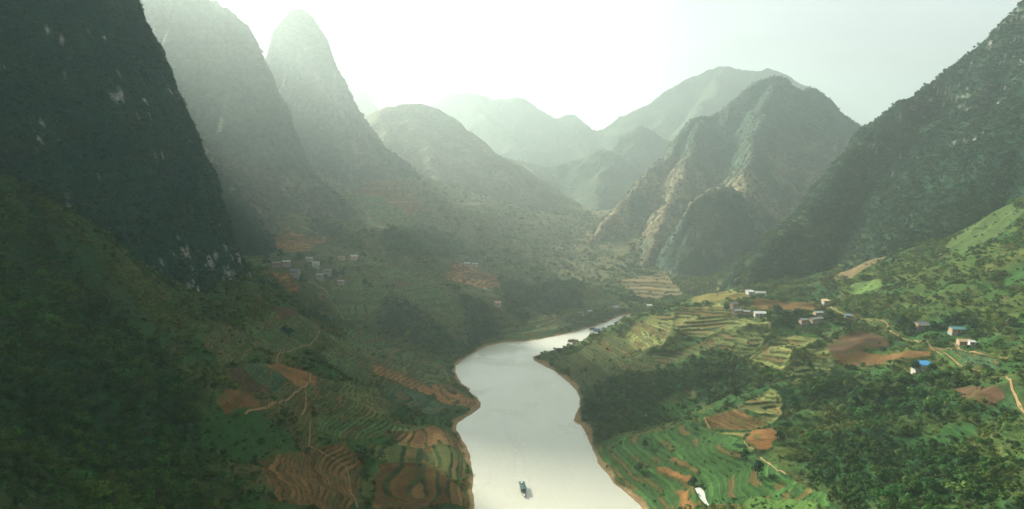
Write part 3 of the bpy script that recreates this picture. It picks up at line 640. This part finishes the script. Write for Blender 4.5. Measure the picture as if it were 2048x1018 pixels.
def ribbon(name, label, width, px):
    width *= .56; pts = smooth_line(hits(px), 2); pts = densify(pts, 1.2); A = np.array(pts); PATH_PTS.append(A); T = np.gradient(A, axis=0); T /= np.linalg.norm(T, axis=1, keepdims=True) + 1e-9
    S = np.stack([-T[:, 1], T[:, 0]], 1); wv = width * (1 + .7 * noise2(np.arange(len(A)) / 6, np.zeros(len(A)), 3)); V = []
    ks = np.linspace(-.5, .5, 5)
    zc = ground(A[:, 0], A[:, 1])
    for kk in ks:
        q = A + S * (wv * kk)[:, None]; V.append(np.stack([q[:, 0], q[:, 1], np.maximum(ground(q[:, 0], q[:, 1]), zc - .25) + .22 - .3 * abs(kk) ** 2], 1))
    V = np.stack(V, 1).reshape(-1, 3)
    return tag(link(bpy.data.objects.new(name, np_mesh(name, V, grid_faces(len(A), len(ks)), [M['path']], smooth=True))), label, kind='structure')
for lab, w_, px in PATHS: ribbon('dirt_path', lab, w_, px)
M['pond'] = mat('pond_water', (.55, .56, .50), .12, .5)
for lab, P, zz in PONDS:
    V = [(x, y, zz) for x, y in P]; me = bpy.data.meshes.new('pond'); me.from_pydata(V, [], [list(range(len(V)))]); me.materials.append(M['pond'])
    tag(link(bpy.data.objects.new('pond', me)), lab, kind='structure')

# ------------------------------------------------------------------ mesh building by parts
class MB:
    def __init__(s): s.v = []; s.f = []
    def add(s, V, F):
        k_ = len(s.v); s.v += [tuple(p_) for p_ in V]; s.f += [[i + k_ for i in f] for f in F]; return s
    def box(s, x0, x1, y0, y1, z0, z1):
        return s.add([(x, y, z) for z in (z0, z1) for x, y in ((x0, y0), (x1, y0), (x1, y1), (x0, y1))], [[3, 2, 1, 0], [4, 5, 6, 7], [0, 1, 5, 4], [1, 2, 6, 5], [2, 3, 7, 6], [3, 0, 4, 7]])
    def tube(s, pts, rad, n=6):
        rings = []
        for i, (p_, r_) in enumerate(zip(pts, rad)):
            a = Vector(pts[min(i + 1, len(pts) - 1)]) - Vector(pts[max(i - 1, 0)]); q = a.to_track_quat('Z', 'Y')
            rings.append([tuple(Vector(p_) + q @ Vector((math.cos(k_ * 2 * math.pi / n) * r_, math.sin(k_ * 2 * math.pi / n) * r_, 0))) for k_ in range(n)])
        V = [p_ for r_ in rings for p_ in r_]; F = []
        for i in range(len(rings) - 1):
            for k_ in range(n): F.append([i * n + k_, i * n + (k_ + 1) % n, (i + 1) * n + (k_ + 1) % n, (i + 1) * n + k_])
        F.append(list(range(n))[::-1]); F.append([len(V) - n + k_ for k_ in range(n)]); return s.add(V, F)
    def mesh(s, name, m):
        me = bpy.data.meshes.new(name); me.from_pydata(s.v, [], s.f); me.materials.append(M[m]); me.validate(); return me
    def build(s, name, m, parent): return link(bpy.data.objects.new(name, s.mesh(name, m)), parent)
def empty(name, loc, rz=0, scale=1.0):
    o = bpy.data.objects.new(name, None); o.location = loc; o.rotation_euler = (0, 0, rz); o.scale = (scale,) * 3; o.empty_display_size = .5; return link(o)

# ------------------------------------------------------------------ houses
def house(label, u, v, w, d, h, yaw, roof='gable', rm='grey_tile', wm='mud_wall', pitch=.42, wins=2, lean=None, name='farmhouse', over=.5, porch=False):
    w *= .63; d *= .67; h *= .76; over *= .8
    x, y = hit(u, v); gx_, gy_ = np.meshgrid(np.linspace(-w / 2, w / 2, 4), np.linspace(-d / 2, d / 2, 4)); ca, sa = math.cos(R(yaw)), math.sin(R(yaw))
    z = ground((x + gx_ * ca - gy_ * sa).ravel(), (y + gx_ * sa + gy_ * ca).ravel()); z0 = float(np.percentile(z, 70)); drop = z0 - float(z.min()) + .6
    e = empty(name, (x, y, z0), R(yaw)); tag(e, label, 'house', 'hill farm buildings')
    MB().box(-w / 2 - .3, w / 2 + .3, -d / 2 - .3, d / 2 + .3, -drop, .12).build('plinth', 'stone', e)
    if roof == 'gable':
        rh = d / 2 * pitch; mb = MB()
        mb.add([(-w/2,-d/2,.12),(w/2,-d/2,.12),(w/2,d/2,.12),(-w/2,d/2,.12),(-w/2,-d/2,h),(w/2,-d/2,h),(w/2,d/2,h),(-w/2,d/2,h),(-w/2,0,h+rh),(w/2,0,h+rh)],
               [[0,1,5,4],[2,3,7,6],[1,2,6,9,5],[3,0,4,8,7],[4,5,9,8],[6,7,8,9]]); mb.build('wall', wm, e)
        o_, t_ = over, .12
        for sgn in (-1, 1):
            yb = sgn * (d / 2 + o_); zb = h - o_ * pitch + .03; zr = h + rh + .03
            MB().add([(-w/2-o_,0,zr),(w/2+o_,0,zr),(w/2+o_,yb,zb),(-w/2-o_,yb,zb),(-w/2-o_,0,zr+t_),(w/2+o_,0,zr+t_),(w/2+o_,yb,zb+t_),(-w/2-o_,yb,zb+t_)],
                     [[0,1,2,3],[4,7,6,5],[0,4,5,1],[1,5,6,2],[2,6,7,3],[3,7,4,0]]).build('roof_slope', rm, e)
        MB().tube([(-w/2-o_, 0, h+rh+.14), (w/2+o_, 0, h+rh+.14)], [.13, .13], 6).build('ridge_cap', rm, e)
    else:                                                # low mono-pitch sheet roof
        rh = d * .14; mb = MB(); mb.add([(-w/2,-d/2,.12),(w/2,-d/2,.12),(w/2,d/2,.12),(-w/2,d/2,.12),(-w/2,-d/2,h),(w/2,-d/2,h),(w/2,d/2,h+rh),(-w/2,d/2,h+rh)], [[0,1,5,4],[1,2,6,5],[2,3,7,6],[3,0,4,7],[4,5,6,7]]); mb.build('wall', wm, e)
        s_ = rh / d; yb, yt = -d/2-over, d/2+over; zb, zt = h-over*s_+.03, h+rh+over*s_+.03
        rf = MB().add([(-w/2-over,yb,zb),(w/2+over,yb,zb),(w/2+over,yt,zt),(-w/2-over,yt,zt),(-w/2-over,yb,zb+.1),(w/2+over,yb,zb+.1),(w/2+over,yt,zt+.1),(-w/2-over,yt,zt+.1)], [[0,3,2,1],[4,5,6,7],[0,1,5,4],[1,2,6,5],[2,3,7,6],[3,0,4,7]]).build('roof_sheet', rm, e)
        rb_ = MB()
        for i in range(int(w / .9)): xx = -w / 2 + .45 + i * .9; rb_.add([(xx-.05,yb,zb+.1),(xx+.05,yb,zb+.1),(xx+.05,yt,zt+.1),(xx-.05,yt,zt+.1),(xx,yb,zb+.18),(xx,yt,zt+.18)], [[0,4,5,3],[1,2,5,4],[0,1,4],[3,5,2]])
        rb_.build('roof_rib', rm, rf)
    dr = MB().box(-.45, .45, -d/2-.06, -d/2+.03, .12, 1.75).build('door', 'door', e); MB().box(.30, .38, -d/2-.11, -d/2-.055, 1.0, 1.1).build('handle', 'stone', dr)
    for i in range(wins):
        xx = (-1 if i % 2 == 0 else 1) * w * (.30 if i < 2 else .42)
        wd = MB().box(xx-.45, xx+.45, -d/2-.05, -d/2+.03, .95, 1.6).build('window', 'window', e)
        MB().box(xx-.55, xx+.55, -d/2-.12, -d/2-.045, .9, 1.0).build('sill', 'stone', wd)
    if porch:
        for sx in (-1, 0, 1): MB().box(sx*(w/2-.15)-.08, sx*(w/2-.15)+.08, -d/2-1.9, -d/2-1.74, -drop, h-.55).build('porch_post', 'door', e)
        MB().add([(-w/2,-d/2-2.1,h-.55),(w/2,-d/2-2.1,h-.55),(w/2,-d/2-.02,h-.15),(-w/2,-d/2-.02,h-.15),(-w/2,-d/2-2.1,h-.45),(w/2,-d/2-2.1,h-.45),(w/2,-d/2-.02,h-.05),(-w/2,-d/2-.02,h-.05)], [[0,3,2,1],[4,5,6,7],[0,1,5,4],[1,2,6,5],[2,3,7,6],[3,0,4,7]]).build('porch_roof', rm, e)
    if lean:
        lw, lm = lean; sg = 1 if lw > 0 else -1; lw = abs(lw); x0, x1 = sorted((sg*w/2, sg*(w/2+lw)))
        MB().box(x0+.05, x1-.05, -d*.35, d*.35, -drop, h*.62).build('annex_wall', wm, e)
        MB().add([(x0,-d*.42,h*.66),(x1,-d*.42,h*.66),(x1,d*.42,h*.66),(x0,d*.42,h*.66),(x0,-d*.42,h*.74),(x1,-d*.42,h*.74),(x1,d*.42,h*.74),(x0,d*.42,h*.74)], [[0,3,2,1],[4,5,6,7],[0,1,5,4],[1,2,6,5],[2,3,7,6],[3,0,4,7]]).build('annex_roof', lm, e)
    return e
HS = [
 # plateau and right slope
 ('white flat sheet-roofed building at the top edge of the plateau', 1500, 590, 9, 7, 3.4, 14, 'mono', 'white_metal', 'white_wall', {}),
 ('larger cream building with pale roof at the plateau top', 1521, 592, 12, 8, 4.2, -12, 'gable', 'white_metal', 'cream_wall', dict(wins=4)),
 ('small cream house beside the road bend above the brown field', 1651, 606, 8, 6, 3.2, 10, 'mono', 'tan_thatch', 'cream_wall', {}),
 ('long white-roofed shed below the plateau field', 1520, 630, 13, 6.5, 2.8, -3, 'mono', 'white_metal', 'cream_wall', dict(name='shed')),
 ('grey tiled house half hidden at the left end of the plateau', 1466, 612, 9, 7, 3.2, 30, 'gable', 'grey_tile', 'mud_wall', {}),
 ('grey roofed hut just below the tiled plateau house', 1474, 624, 9, 6, 2.8, 12, 'gable', 'fibre', 'mud_wall', dict(name='hut')),
 ('pale grey roofed hut left of the long white shed', 1493, 626, 7, 5, 2.6, -8, 'gable', 'fibre', 'mud_wall', dict(name='hut')),
 ('whitish roofed house between the trees right of the plateau field', 1636, 630, 9, 6, 3, 6, 'gable', 'white_metal', 'mud_wall', {}),
 ('long low grey barn standing diagonally below the plateau', 1632, 643, 15, 5, 2.8, 22, 'gable', 'fibre', 'mud_wall', dict(name='barn')),
 ('short grey shed left of the diagonal barn', 1607, 645, 8, 5, 2.6, 12, 'gable', 'fibre', 'mud_wall', dict(name='shed')),
 ('little blue-grey roofed hut at the roadside', 1696, 634, 6, 4.5, 2.5, -20, 'mono', 'slate_blue', 'stone', dict(name='hut')),
 ('grey-green roofed farmhouse among dark trees beside the road', 1841, 655, 11, 7.5, 3.2, 8, 'gable', 'grey_tile', 'mud_wall', dict(porch=True)),
 ('teal roofed farmhouse half hidden among trees further along', 1914, 662, 12, 6.5, 3.0, -6, 'gable', 'teal_metal', 'mud_wall', {}),
 ('tan thatched farmhouse above the road fork', 1927, 685, 9.5, 6.5, 3.0, -10, 'gable', 'tan_thatch', 'mud_wall', {}),
 ('small white-roofed outhouse beside the tan farmhouse', 1944, 687, 5, 4, 2.4, -10, 'mono', 'white_metal', 'white_wall', dict(name='outhouse', wins=1)),
 ('farmhouse with bright blue metal roof and white front', 1848, 737, 11.5, 8, 3.8, 6, 'mono', 'blue_metal', 'white_wall', dict(lean=(-2.6, 'red_metal'))),
 # village across the river
 ('long village house with white roof on the clay slope', 573, 530, 10, 7, 3.2, 10, 'gable', 'white_metal', 'mud_wall', {}),
 ('dark roofed house touching the long white village house', 553, 531, 11, 7, 3.2, 10, 'gable', 'grey_tile', 'mud_wall', {}),
 ('dark blue roofed house below the long white village house', 590, 549, 12, 7, 3.2, -4, 'gable', 'slate_blue', 'mud_wall', {}),
 ('white roofed cottage in the middle of the village', 632, 531, 9, 6, 3, -4, 'gable', 'white_metal', 'white_wall', {}),
 ('small grey roofed cottage behind the white village cottage', 619, 522, 8, 5.5, 2.8, 8, 'gable', 'fibre', 'mud_wall', {}),
 ('weathered grey hut below the village centre', 655, 545, 10, 6, 2.8, 0, 'gable', 'grey_tile', 'mud_wall', dict(name='hut')),
 ('low grey hut at the lower village edge', 640, 556, 9, 6, 2.6, 12, 'gable', 'fibre', 'mud_wall', dict(name='hut')),
 ('pale roofed hut at the end of the lower village terrace', 682, 566, 8, 5, 2.6, -6, 'gable', 'fibre', 'mud_wall', dict(name='hut')),
 ('rust roofed house at the right end of the village', 683, 519, 9, 6, 3, 6, 'gable', 'rust', 'mud_wall', {}),
 ('white roofed house next to the rust roofed village house', 708, 518, 10, 6, 3.2, 6, 'mono', 'white_metal', 'pink_wall', {}),
 ('whitish farmhouse above the clay field', 934, 530, 10, 7, 3.2, 0, 'gable', 'white_metal', 'mud_wall', {}),
 ('grey farmhouse beside the whitish one above the clay field', 950, 532, 9, 6.5, 3, -8, 'gable', 'fibre', 'mud_wall', {}),
 ('pink walled house in the woods above the river bend', 996, 612, 8.5, 6.5, 3.4, -10, 'gable', 'rust', 'pink_wall', {}),
 ('pale hut near the far landing place', 1180, 625, 7, 5, 2.8, 6, 'gable', 'fibre', 'mud_wall', dict(name='hut')),
 ('grey hut just above the far landing place', 1163, 628, 7, 5, 2.6, -14, 'gable', 'grey_tile', 'mud_wall', dict(name='hut')),
 ('white roofed farmhouse past the river end', 1231, 618, 9, 6.5, 3.0, 8, 'gable', 'white_metal', 'mud_wall', {}),
 ('small bright white house on the slope right of the river end', 1299, 614, 8, 5.5, 3.0, -8, 'mono', 'white_metal', 'white_wall', {}),
]
HPOS = []
for lab, u, v, w_, d_, h_, yw, rf, rm, wm, kw in HS:
    e = house(lab, u, v, w_, d_, h_, yw, rf, rm, wm, **kw); HPOS.append((e.location.x, e.location.y, max(w_, d_)))

# ------------------------------------------------------------------ boats
def section_hull(name, m, parent, L, Bm, H_, draft, bow=1.9, sheer=.7, z_off=0.0):
    """pointed hull along +X with raised bow, open deck well"""
    xs = np.linspace(-L / 2, L / 2, 15); V = []; F = []
    for x in xs:
        t_ = (x + L / 2) / L; b_ = Bm / 2 * (1 - max(0, (t_ - .55) / .45) ** bow) * (.86 + .14 * min(1, t_ / .25)); b_ = max(b_, .04)
        zt = H_ + sheer * max(0, (t_ - .6) / .4) ** 2
        V += [(x, -b_, zt), (x, -b_ * .82, -draft * .4), (x, 0, -draft), (x, b_ * .82, -draft * .4), (x, b_, zt), (x, b_ * .86, zt - .02), (x, b_ * .8, zt - .35), (x, -b_ * .8, zt - .35), (x, -b_ * .86, zt - .02)]
    for i in range(14):
        for k_ in range(9): F.append([i * 9 + k_, (i + 1) * 9 + k_, (i + 1) * 9 + (k_ + 1) % 9, i * 9 + (k_ + 1) % 9])
    F += [list(range(9)), [14 * 9 + k_ for k_ in range(9)][::-1]]
    return MB().add(V, F).build(name, m, parent)
def river_boat(label, u, v, L, Bm, yaw, roofm, hullm, stripe='boat_white', name='river_boat'):
    x, y = onwater(u, v); e = empty(name, (x, y, 0), R(yaw)); tag(e, label, 'boat', 'boats on the river')
    hl = section_hull('hull', hullm, e, L, Bm, .75, .45); section_hull('gunwale', stripe, hl, L * 1.005, Bm * 1.03, .82, -.62)
    x0, x1 = -L * .44, L * .16; hb = Bm * .40
    for sg in (-1, 1):
        cb = MB().box(x0, x1, sg * hb - .04, sg * hb + .04, .55, 1.15).build('cabin_side', hullm, e)
        for k_ in range(4):
            xa = x0 + .3 + k_ * (x1 - x0 - .3) / 4; MB().box(xa, xa + (x1 - x0) / 4 - .45, sg * hb - .02, sg * hb + .02, 1.15, 1.85).build('window', 'glass', cb)
        for k_ in range(5):
            xa = x0 + .1 + k_ * (x1 - x0 - .2) / 4; MB().box(xa - .05, xa + .05, sg * hb - .05, sg * hb + .05, 1.15, 2.1).build('post', stripe, e)
    MB().box(x0, x0 + .08, -hb, hb, .55, 2.05).build('rear_bulkhead', hullm, e)
    rf = MB(); n_ = 7; ys = np.linspace(-Bm * .5, Bm * .5, n_); zt = 2.1 + .22 * (1 - (ys / (Bm * .5)) ** 2)
    V = [(xx, yy, zz + dz_) for dz_ in (0, .07) for xx in (x0 - .4, x1 + .5) for yy, zz in zip(ys, zt)]; F = []
    for k_ in range(n_ - 1): F += [[k_, k_ + 1, n_ + k_ + 1, n_ + k_], [2*n_ + k_, 3*n_ + k_, 3*n_ + k_ + 1, 2*n_ + k_ + 1], [k_, 2*n_ + k_, 2*n_ + k_ + 1, k_ + 1], [n_ + k_, n_ + k_ + 1, 3*n_ + k_ + 1, 3*n_ + k_]]
    F += [[0, n_, 3*n_, 2*n_], [n_-1, 3*n_-1, 4*n_-1, 2*n_-1]]
    r_ = rf.add(V, F).build('roof', roofm, e); MB().box(x0 + .5, x0 + 1.6, -.5, .5, 2.33, 2.6).build('roof_box', stripe, r_)
    MB().box(x1 + .6, L * .34, -Bm * .30, Bm * .30, .52, .60).build('bow_deck', 'boat_wood', e)
    MB().box(L * .22, L * .26, -Bm * .30, Bm * .30, .60, .85).build('bench', 'boat_wood', e)
    MB().tube([(-L * .48, 0, .7), (-L * .52, 0, 1.0), (-L * .56, 0, .2)], [.06, .06, .05]).build('rudder', 'bark', e)
    return e
river_boat('dark green covered boat heading down the middle of the river', 1046, 983, 12.5, 2.9, -84, 'boat_roof', 'boat_hull')
river_boat('brown covered boat moored off the grassy point', 1146, 683, 10, 2.6, 25, 'rust', 'boat_wood', 'boat_wood')
river_boat('blue boat lying at the far landing place', 1196, 662, 11, 2.8, 35, 'boat_blue', 'boat_blue')
river_boat('small grey boat beside the blue boat at the landing', 1186, 659, 8, 2.2, 30, 'fibre', 'boat_wood', 'boat_wood')

# wake foam drifting behind the boat
mf = bpy.data.materials.new('foam'); mf.use_nodes = True; t = mf.node_tree; b = t.nodes['Principled BSDF']; b.inputs['Base Color'].default_value = (.95, .96, .92, 1); b.inputs['Roughness'].default_value = .6
g = t.nodes.new('ShaderNodeNewGeometry'); n = t.nodes.new('ShaderNodeTexNoise'); n.inputs['Scale'].default_value = .7; n.inputs['Detail'].default_value = 6; n.inputs['Roughness'].default_value = .7
at = t.nodes.new('ShaderNodeAttribute'); at.attribute_name = 'Col'; r_ = t.nodes.new('ShaderNodeMapRange'); r_.inputs['From Min'].default_value = .45; r_.inputs['From Max'].default_value = .75; mm = t.nodes.new('ShaderNodeMath'); mm.operation = 'MULTIPLY'
t.links.new(g.outputs['Position'], n.inputs['Vector']); t.links.new(n.outputs['Fac'], r_.inputs['Value']); t.links.new(r_.outputs[0], mm.inputs[0]); t.links.new(at.outputs['Fac'], mm.inputs[1]); t.links.new(mm.outputs[0], b.inputs['Alpha'])
M['foam'] = mf
for lab, w0, w1, px, op in [('white wake trailing behind the green boat', 2.4, 8.0, [(1043,960),(1040,940),(1037,912),(1028,880),(1014,850),(1003,825)], 1.0),
                            ('faint old wake line right of the green boat', 1.5, 3.0, [(1150,965),(1133,935),(1115,905),(1104,875),(1098,855)], .35)]:
    A = np.array(densify(smooth_line([onwater(*q) for q in px], 2), 2)); T = np.gradient(A, axis=0); T /= np.linalg.norm(T, axis=1, keepdims=True); S = np.stack([-T[:, 1], T[:, 0]], 1)
    f = np.linspace(0, 1, len(A)); V = []; Cc = []
    for kk in np.linspace(-.5, .5, 9):
        q = A + S * ((w0 + (w1 - w0) * f) * kk)[:, None]; V.append(np.c_[q, np.full(len(A), .012)]); a_ = op * (1 - f) ** .7 * (1 - (2 * kk) ** 2) * sstep(0, .06, f); Cc.append(np.stack([a_] * 3, 1))
    V = np.stack(V, 1).reshape(-1, 3); Cc = np.stack(Cc, 1).reshape(-1, 3)
    tag(link(bpy.data.objects.new('wake', np_mesh('wake', V, grid_faces(len(A), 9), [mf], Cc))), lab, kind='stuff')

# ------------------------------------------------------------------ single trees
def make_tree_meshes(i):
    rg = random.Random(200 + i); hgt = [7.5, 6.2, 8.6, 5.4, 9.5][i]; wid = [2.5, 2.7, 2.2, 2.3, 1.7][i]; tr = MB()
    top = (rg.uniform(-.3, .3), rg.uniform(-.3, .3), hgt * .72)
    tr.tube([(0, 0, -.8), (.05, 0, hgt * .2), (top[0] * .5, top[1] * .5, hgt * .45), top], [.26, .2, .14, .05], 6)
    lob = []
    for k_ in range(7):
        a = k_ * 2.4 + rg.random(); zz = hgt * rg.uniform(.42, .86); rr_ = wid * rg.uniform(.25, .75) * (1.15 - zz / hgt * .6)
        c = (math.cos(a) * rr_, math.sin(a) * rr_, zz); tr.tube([(top[0] * .4, top[1] * .4, hgt * .36), (c[0] * .55, c[1] * .55, (zz + hgt * .38) * .5), c], [.10, .07, .03], 4)
        lob.append((*c, wid * rg.uniform(.36, .60)))
    lob.append((top[0], top[1], hgt * .85, wid * .5))
    n_ = 620; crown = leaf_cloud('crown', lob, n_, .42, 300 + i, .85); crown.materials.clear(); crown.materials.append(M['tree_leaf']); return tr.mesh('trunk', 'bark'), crown
m = mat('tree_leaf', (.5, .5, .5), .75, .15, translucent=.25); t = m.node_tree
oi = t.nodes.new('ShaderNodeObjectInfo')
for l_ in [l_ for l_ in t.links if l_.from_node.type == 'RGB']: to = l_.to_socket; t.links.remove(l_); t.links.new(oi.outputs['Color'], to)
M['tree_leaf'] = m
TREES = [make_tree_meshes(i) for i in range(5)]
def tree(x, y, kind, scale, label, group, color, name='broadleaf_tree'):
    z = float(ground(np.array([x]), np.array([y]))[0]); e = empty(name, (x, y, z), random.uniform(0, 6.28), scale); tag(e, label, 'tree', group)
    tm, cm = TREES[kind]; link(bpy.data.objects.new('trunk', tm), e); c = link(bpy.data.objects.new('crown', cm), e); c.color = (*color, 1); return e
DK, MD, LT = (.013, .062, .024), (.034, .092, .022), (.075, .135, .028)
NAMED = [
 (1802, 655, 1, 1.5, 'big round dark tree left of the grey-green farmhouse', DK), (1822, 664, 3, 1.3, 'low dark tree below the grey-green farmhouse', DK), (1866, 660, 1, 1.1, 'dark tree just right of the grey-green farmhouse', DK),
 (1893, 655, 0, 1.1, 'dark tree between the grey-green and teal roofed farmhouses', DK), (1942, 664, 1, 1.2, 'dark tree beside the teal roofed farmhouse', DK),
 (1555, 640, 2, 1.3, 'tall dark tree right of the long white shed', DK), (1572, 642, 1, 1.2, 'broad dark tree below the brown plateau field', DK), (1590, 640, 0, 1.0, 'dark tree at the lower middle of the plateau hamlet', DK), (1535, 640, 3, 1.1, 'low tree in front of the long white shed', MD),
 (1453, 622, 1, 1.1, 'dark tree left of the grey plateau huts', DK), (1662, 640, 0, 1.0, 'tree right of the diagonal barn', DK), (1640, 655, 3, 1.0, 'low tree below the diagonal barn', MD),
 (1776, 672, 4, .8, 'slim bright tree at the road bend', LT), (1830, 745, 1, 1.2, 'dark tree left below the blue roofed farmhouse', DK), (1862, 745, 3, 1.2, 'dark tree right below the blue roofed farmhouse', DK),
 (534, 538, 2, 1.5, 'tall dark tree at the left end of the village', DK), (562, 520, 2, 1.4, 'tall tree behind the long white village house', DK), (600, 530, 1, 1.6, 'broad tree right of the long white village house', DK),
 (605, 575, 2, 1.5, 'tall dark tree below the dark blue roofed house', DK), (613, 550, 4, 1.1, 'slim tree beside the dark blue roofed house', DK), (662, 532, 2, 1.2, 'tall tree right of the white village cottage', DK), (645, 538, 4, 1.0, 'slim tree below the white village cottage', DK),
 (670, 558, 1, 1.4, 'round dark tree at the lower right of the village', DK), (685, 558, 0, 1.3, 'dark tree next to the round village tree', DK), (717, 548, 1, 1.2, 'tree at the edge of the village terraces', MD), (730, 575, 0, 1.3, 'dark tree above the striped terraces', DK), (742, 578, 3, 1.3, 'low dark tree above the striped terraces', DK),
 (1290, 896, 3, .8, 'lone dark bush-like tree on the lower terraces', DK), (1277, 945, 1, .9, 'round tree standing on the lush terraces near the river', MD), (1490, 925, 2, .9, 'tall dark tree below the orange clay plot', DK), (1515, 950, 1, 1.1, 'broad dark tree in the middle of the lush terraces', DK), (1385, 975, 3, 1.0, 'dark tree above the bright pond', DK),
 (1560, 885, 3, 1.1, 'dark tree beside the orange clay plot', DK), (1150, 600, 0, 1.2, 'tree behind the far landing place', MD),
]
for u, v, kd, sc, lab, c in NAMED:
    x, y = hit(u, v); tree(x, y, kd, sc, lab, 'trees near the hamlets and plots', c)
WOODS = [(0, 46, 'broadleaf tree in the wooded hillside above the river bank', 'wooded hillside trees', (MD, MD, LT), .8),
         (1, 30, 'tree on the wooded rib left of the river', 'wooded rib trees', (MD, LT, MD), .95), (2, 18, 'tree in the hazy wood above the terraces', 'hazy upper wood trees', (MD, MD), 1.1), (3, 12, 'tree in the dark strip beside the clay field', 'clay field tree strip', (DK, DK), 1.2),
         (4, 20, 'tree in the riverside wood at the bend', 'riverside wood trees', (MD, DK), 1.0), (5, 14, 'tree in the wood near the far landing', 'far landing wood trees', (MD, DK), 1.1), (6, 38, 'dark tree on the shaded slope below the blue roofed farmhouse', 'shaded slope trees', (DK, MD, LT), .75), (9, 30, 'leafy tree on the slope at the lower right', 'lower right slope trees', (MD, DK, LT), .62)]
for wi, cnt, lab, grp, cs, sc in WOODS:
    P = FOREST[wi]; lo, hi = P.min(0), P.max(0); got = []; tries = 0
    while len(got) < cnt and tries < 8000:
        tries += 1; q = np.array([random.uniform(lo[0], hi[0]), random.uniform(lo[1], hi[1])])
        if poly_sdf(q[:1], q[1:], P)[0] > -1 or river_d(q[:1], q[1:])[0] < 4: continue
        if any((q[0] - g_[0]) ** 2 + (q[1] - g_[1]) ** 2 < (3.2 * sc) ** 2 for g_ in got) or any(abs(q[0] - h_[0]) < h_[2] and abs(q[1] - h_[1]) < h_[2] for h_ in HPOS): continue
        kk = random.choice((0, 1, 2, 3, 3, 1)); cc = random.choice(cs); got.append(q)
        lb_ = ('full crowned', 'broad', 'tall', 'low')[kk] + {DK: ' dark', MD: ' mid green', LT: ' pale green'}[cc] + ' ' + lab.replace('dark ', '').replace('leafy ', '')
        tree(q[0], q[1], kk, sc * random.uniform(.7, 1.2), lb_, grp, np.array(cc) * random.uniform(.8, 1.25))

# shrubs on the open slopes: thick in the gullies and forest, thin on terraces, none on ploughed soil
veg = np.ones(len(GV))
for i, (P, kd, st) in enumerate(PLOTS):
    veg[g_idx == i] = dict(soil=.015, clay=.01, dark_soil=.04, terrace=.14, yellow_terrace=.14, dark_terrace=.18, lush_terrace=.22, lush=.5, meadow=.05, meadow_dark=.25, tan=.12, yellow=.05, scrub_terrace=.30)[kd]
veg = veg * (1 - .72 * wC[:, 0] * (g_for < .4)) * (1 - .5 * wS[:, 0]); rv_ = np.hypot(gxv, gyv)
clump = sstep(-.25, .35, n2 + .6 * n1)
dens = veg * (.10 + .34 * clump + .12 * g_for) * (rdv > 2.5) * np.clip(420 / rv_, .12, 1.15) * (gyv < 1250)
CL = np.zeros((1200, 1000), bool)                      # one-metre map of ground kept clear beside paths and houses
def clear_at(x, y, r):
    i0, j0 = int(y + 0), int(x + 500); rr_ = int(math.ceil(r)); CL[max(i0 - rr_, 0):i0 + rr_ + 1, max(j0 - rr_, 0):j0 + rr_ + 1] = True
for A_ in PATH_PTS:
    for x_, y_ in A_: clear_at(x_, y_, 1.6)
for x_, y_, w_ in HPOS: clear_at(x_, y_, w_ * .55)
dens = dens * ~CL[np.clip(gyv.astype(int), 0, 1199), np.clip((gxv + 500).astype(int), 0, 999)]
p, vi = sample_faces(GV, GF, dens, cap=130000)
nr = len(p); near = np.clip(rv_[vi] / 420, .85, 2.0)
sz = RNG.gamma(3.0, .33, nr) * near * (1 + .25 * g_for[vi]); sz = np.clip(sz, .35, 4.2); sz[g_idx[vi] >= 0] *= .6
pk = np.where(g_for[vi] > .4, RNG.integers(0, 4, nr) + np.where(RNG.random(nr) < .4, 5, 0), np.where(RNG.random(nr) < .35, RNG.integers(4, 6, nr), RNG.integers(0, 4, nr))); pk = np.minimum(pk, 8)
tn = tints(nr, [(.045, .100, .026), (.065, .105, .026), (.034, .080, .024), (.095, .115, .030), (.075, .070, .030)])
dk = (g_for[vi] * .42 + .2 * (clump[vi] > .6))[:, None]; tn = tn * (1 - dk) + tints(nr, [(.014, .074, .030), (.026, .086, .026)]) * dk
pv_ = (.62 + .85 * sstep(-.5, .5, n1[vi] + .5 * n2[vi]))[:, None]; yl = sstep(-.1, .5, n3[vi] + .4 * n2[vi])[:, None]; tn = tn * pv_ * (1 + yl * np.array([.55, .15, -.05]))
ls = np.isin(g_idx[vi], [i for i, q_ in enumerate(PLOTS) if 'lush' in q_[1]])[:, None]; tn = np.where(ls, tints(nr, [(.06, .145, .028), (.045, .11, .028)]), tn)
p[:, 2] = ground(p[:, 0], p[:, 1]) - .12 * sz
tn = tn * np.array([.74, .92, .60])
scatter('shrub_cover', 'dense shrubs and grass tufts over the valley slopes', p, sz, pk, tn)
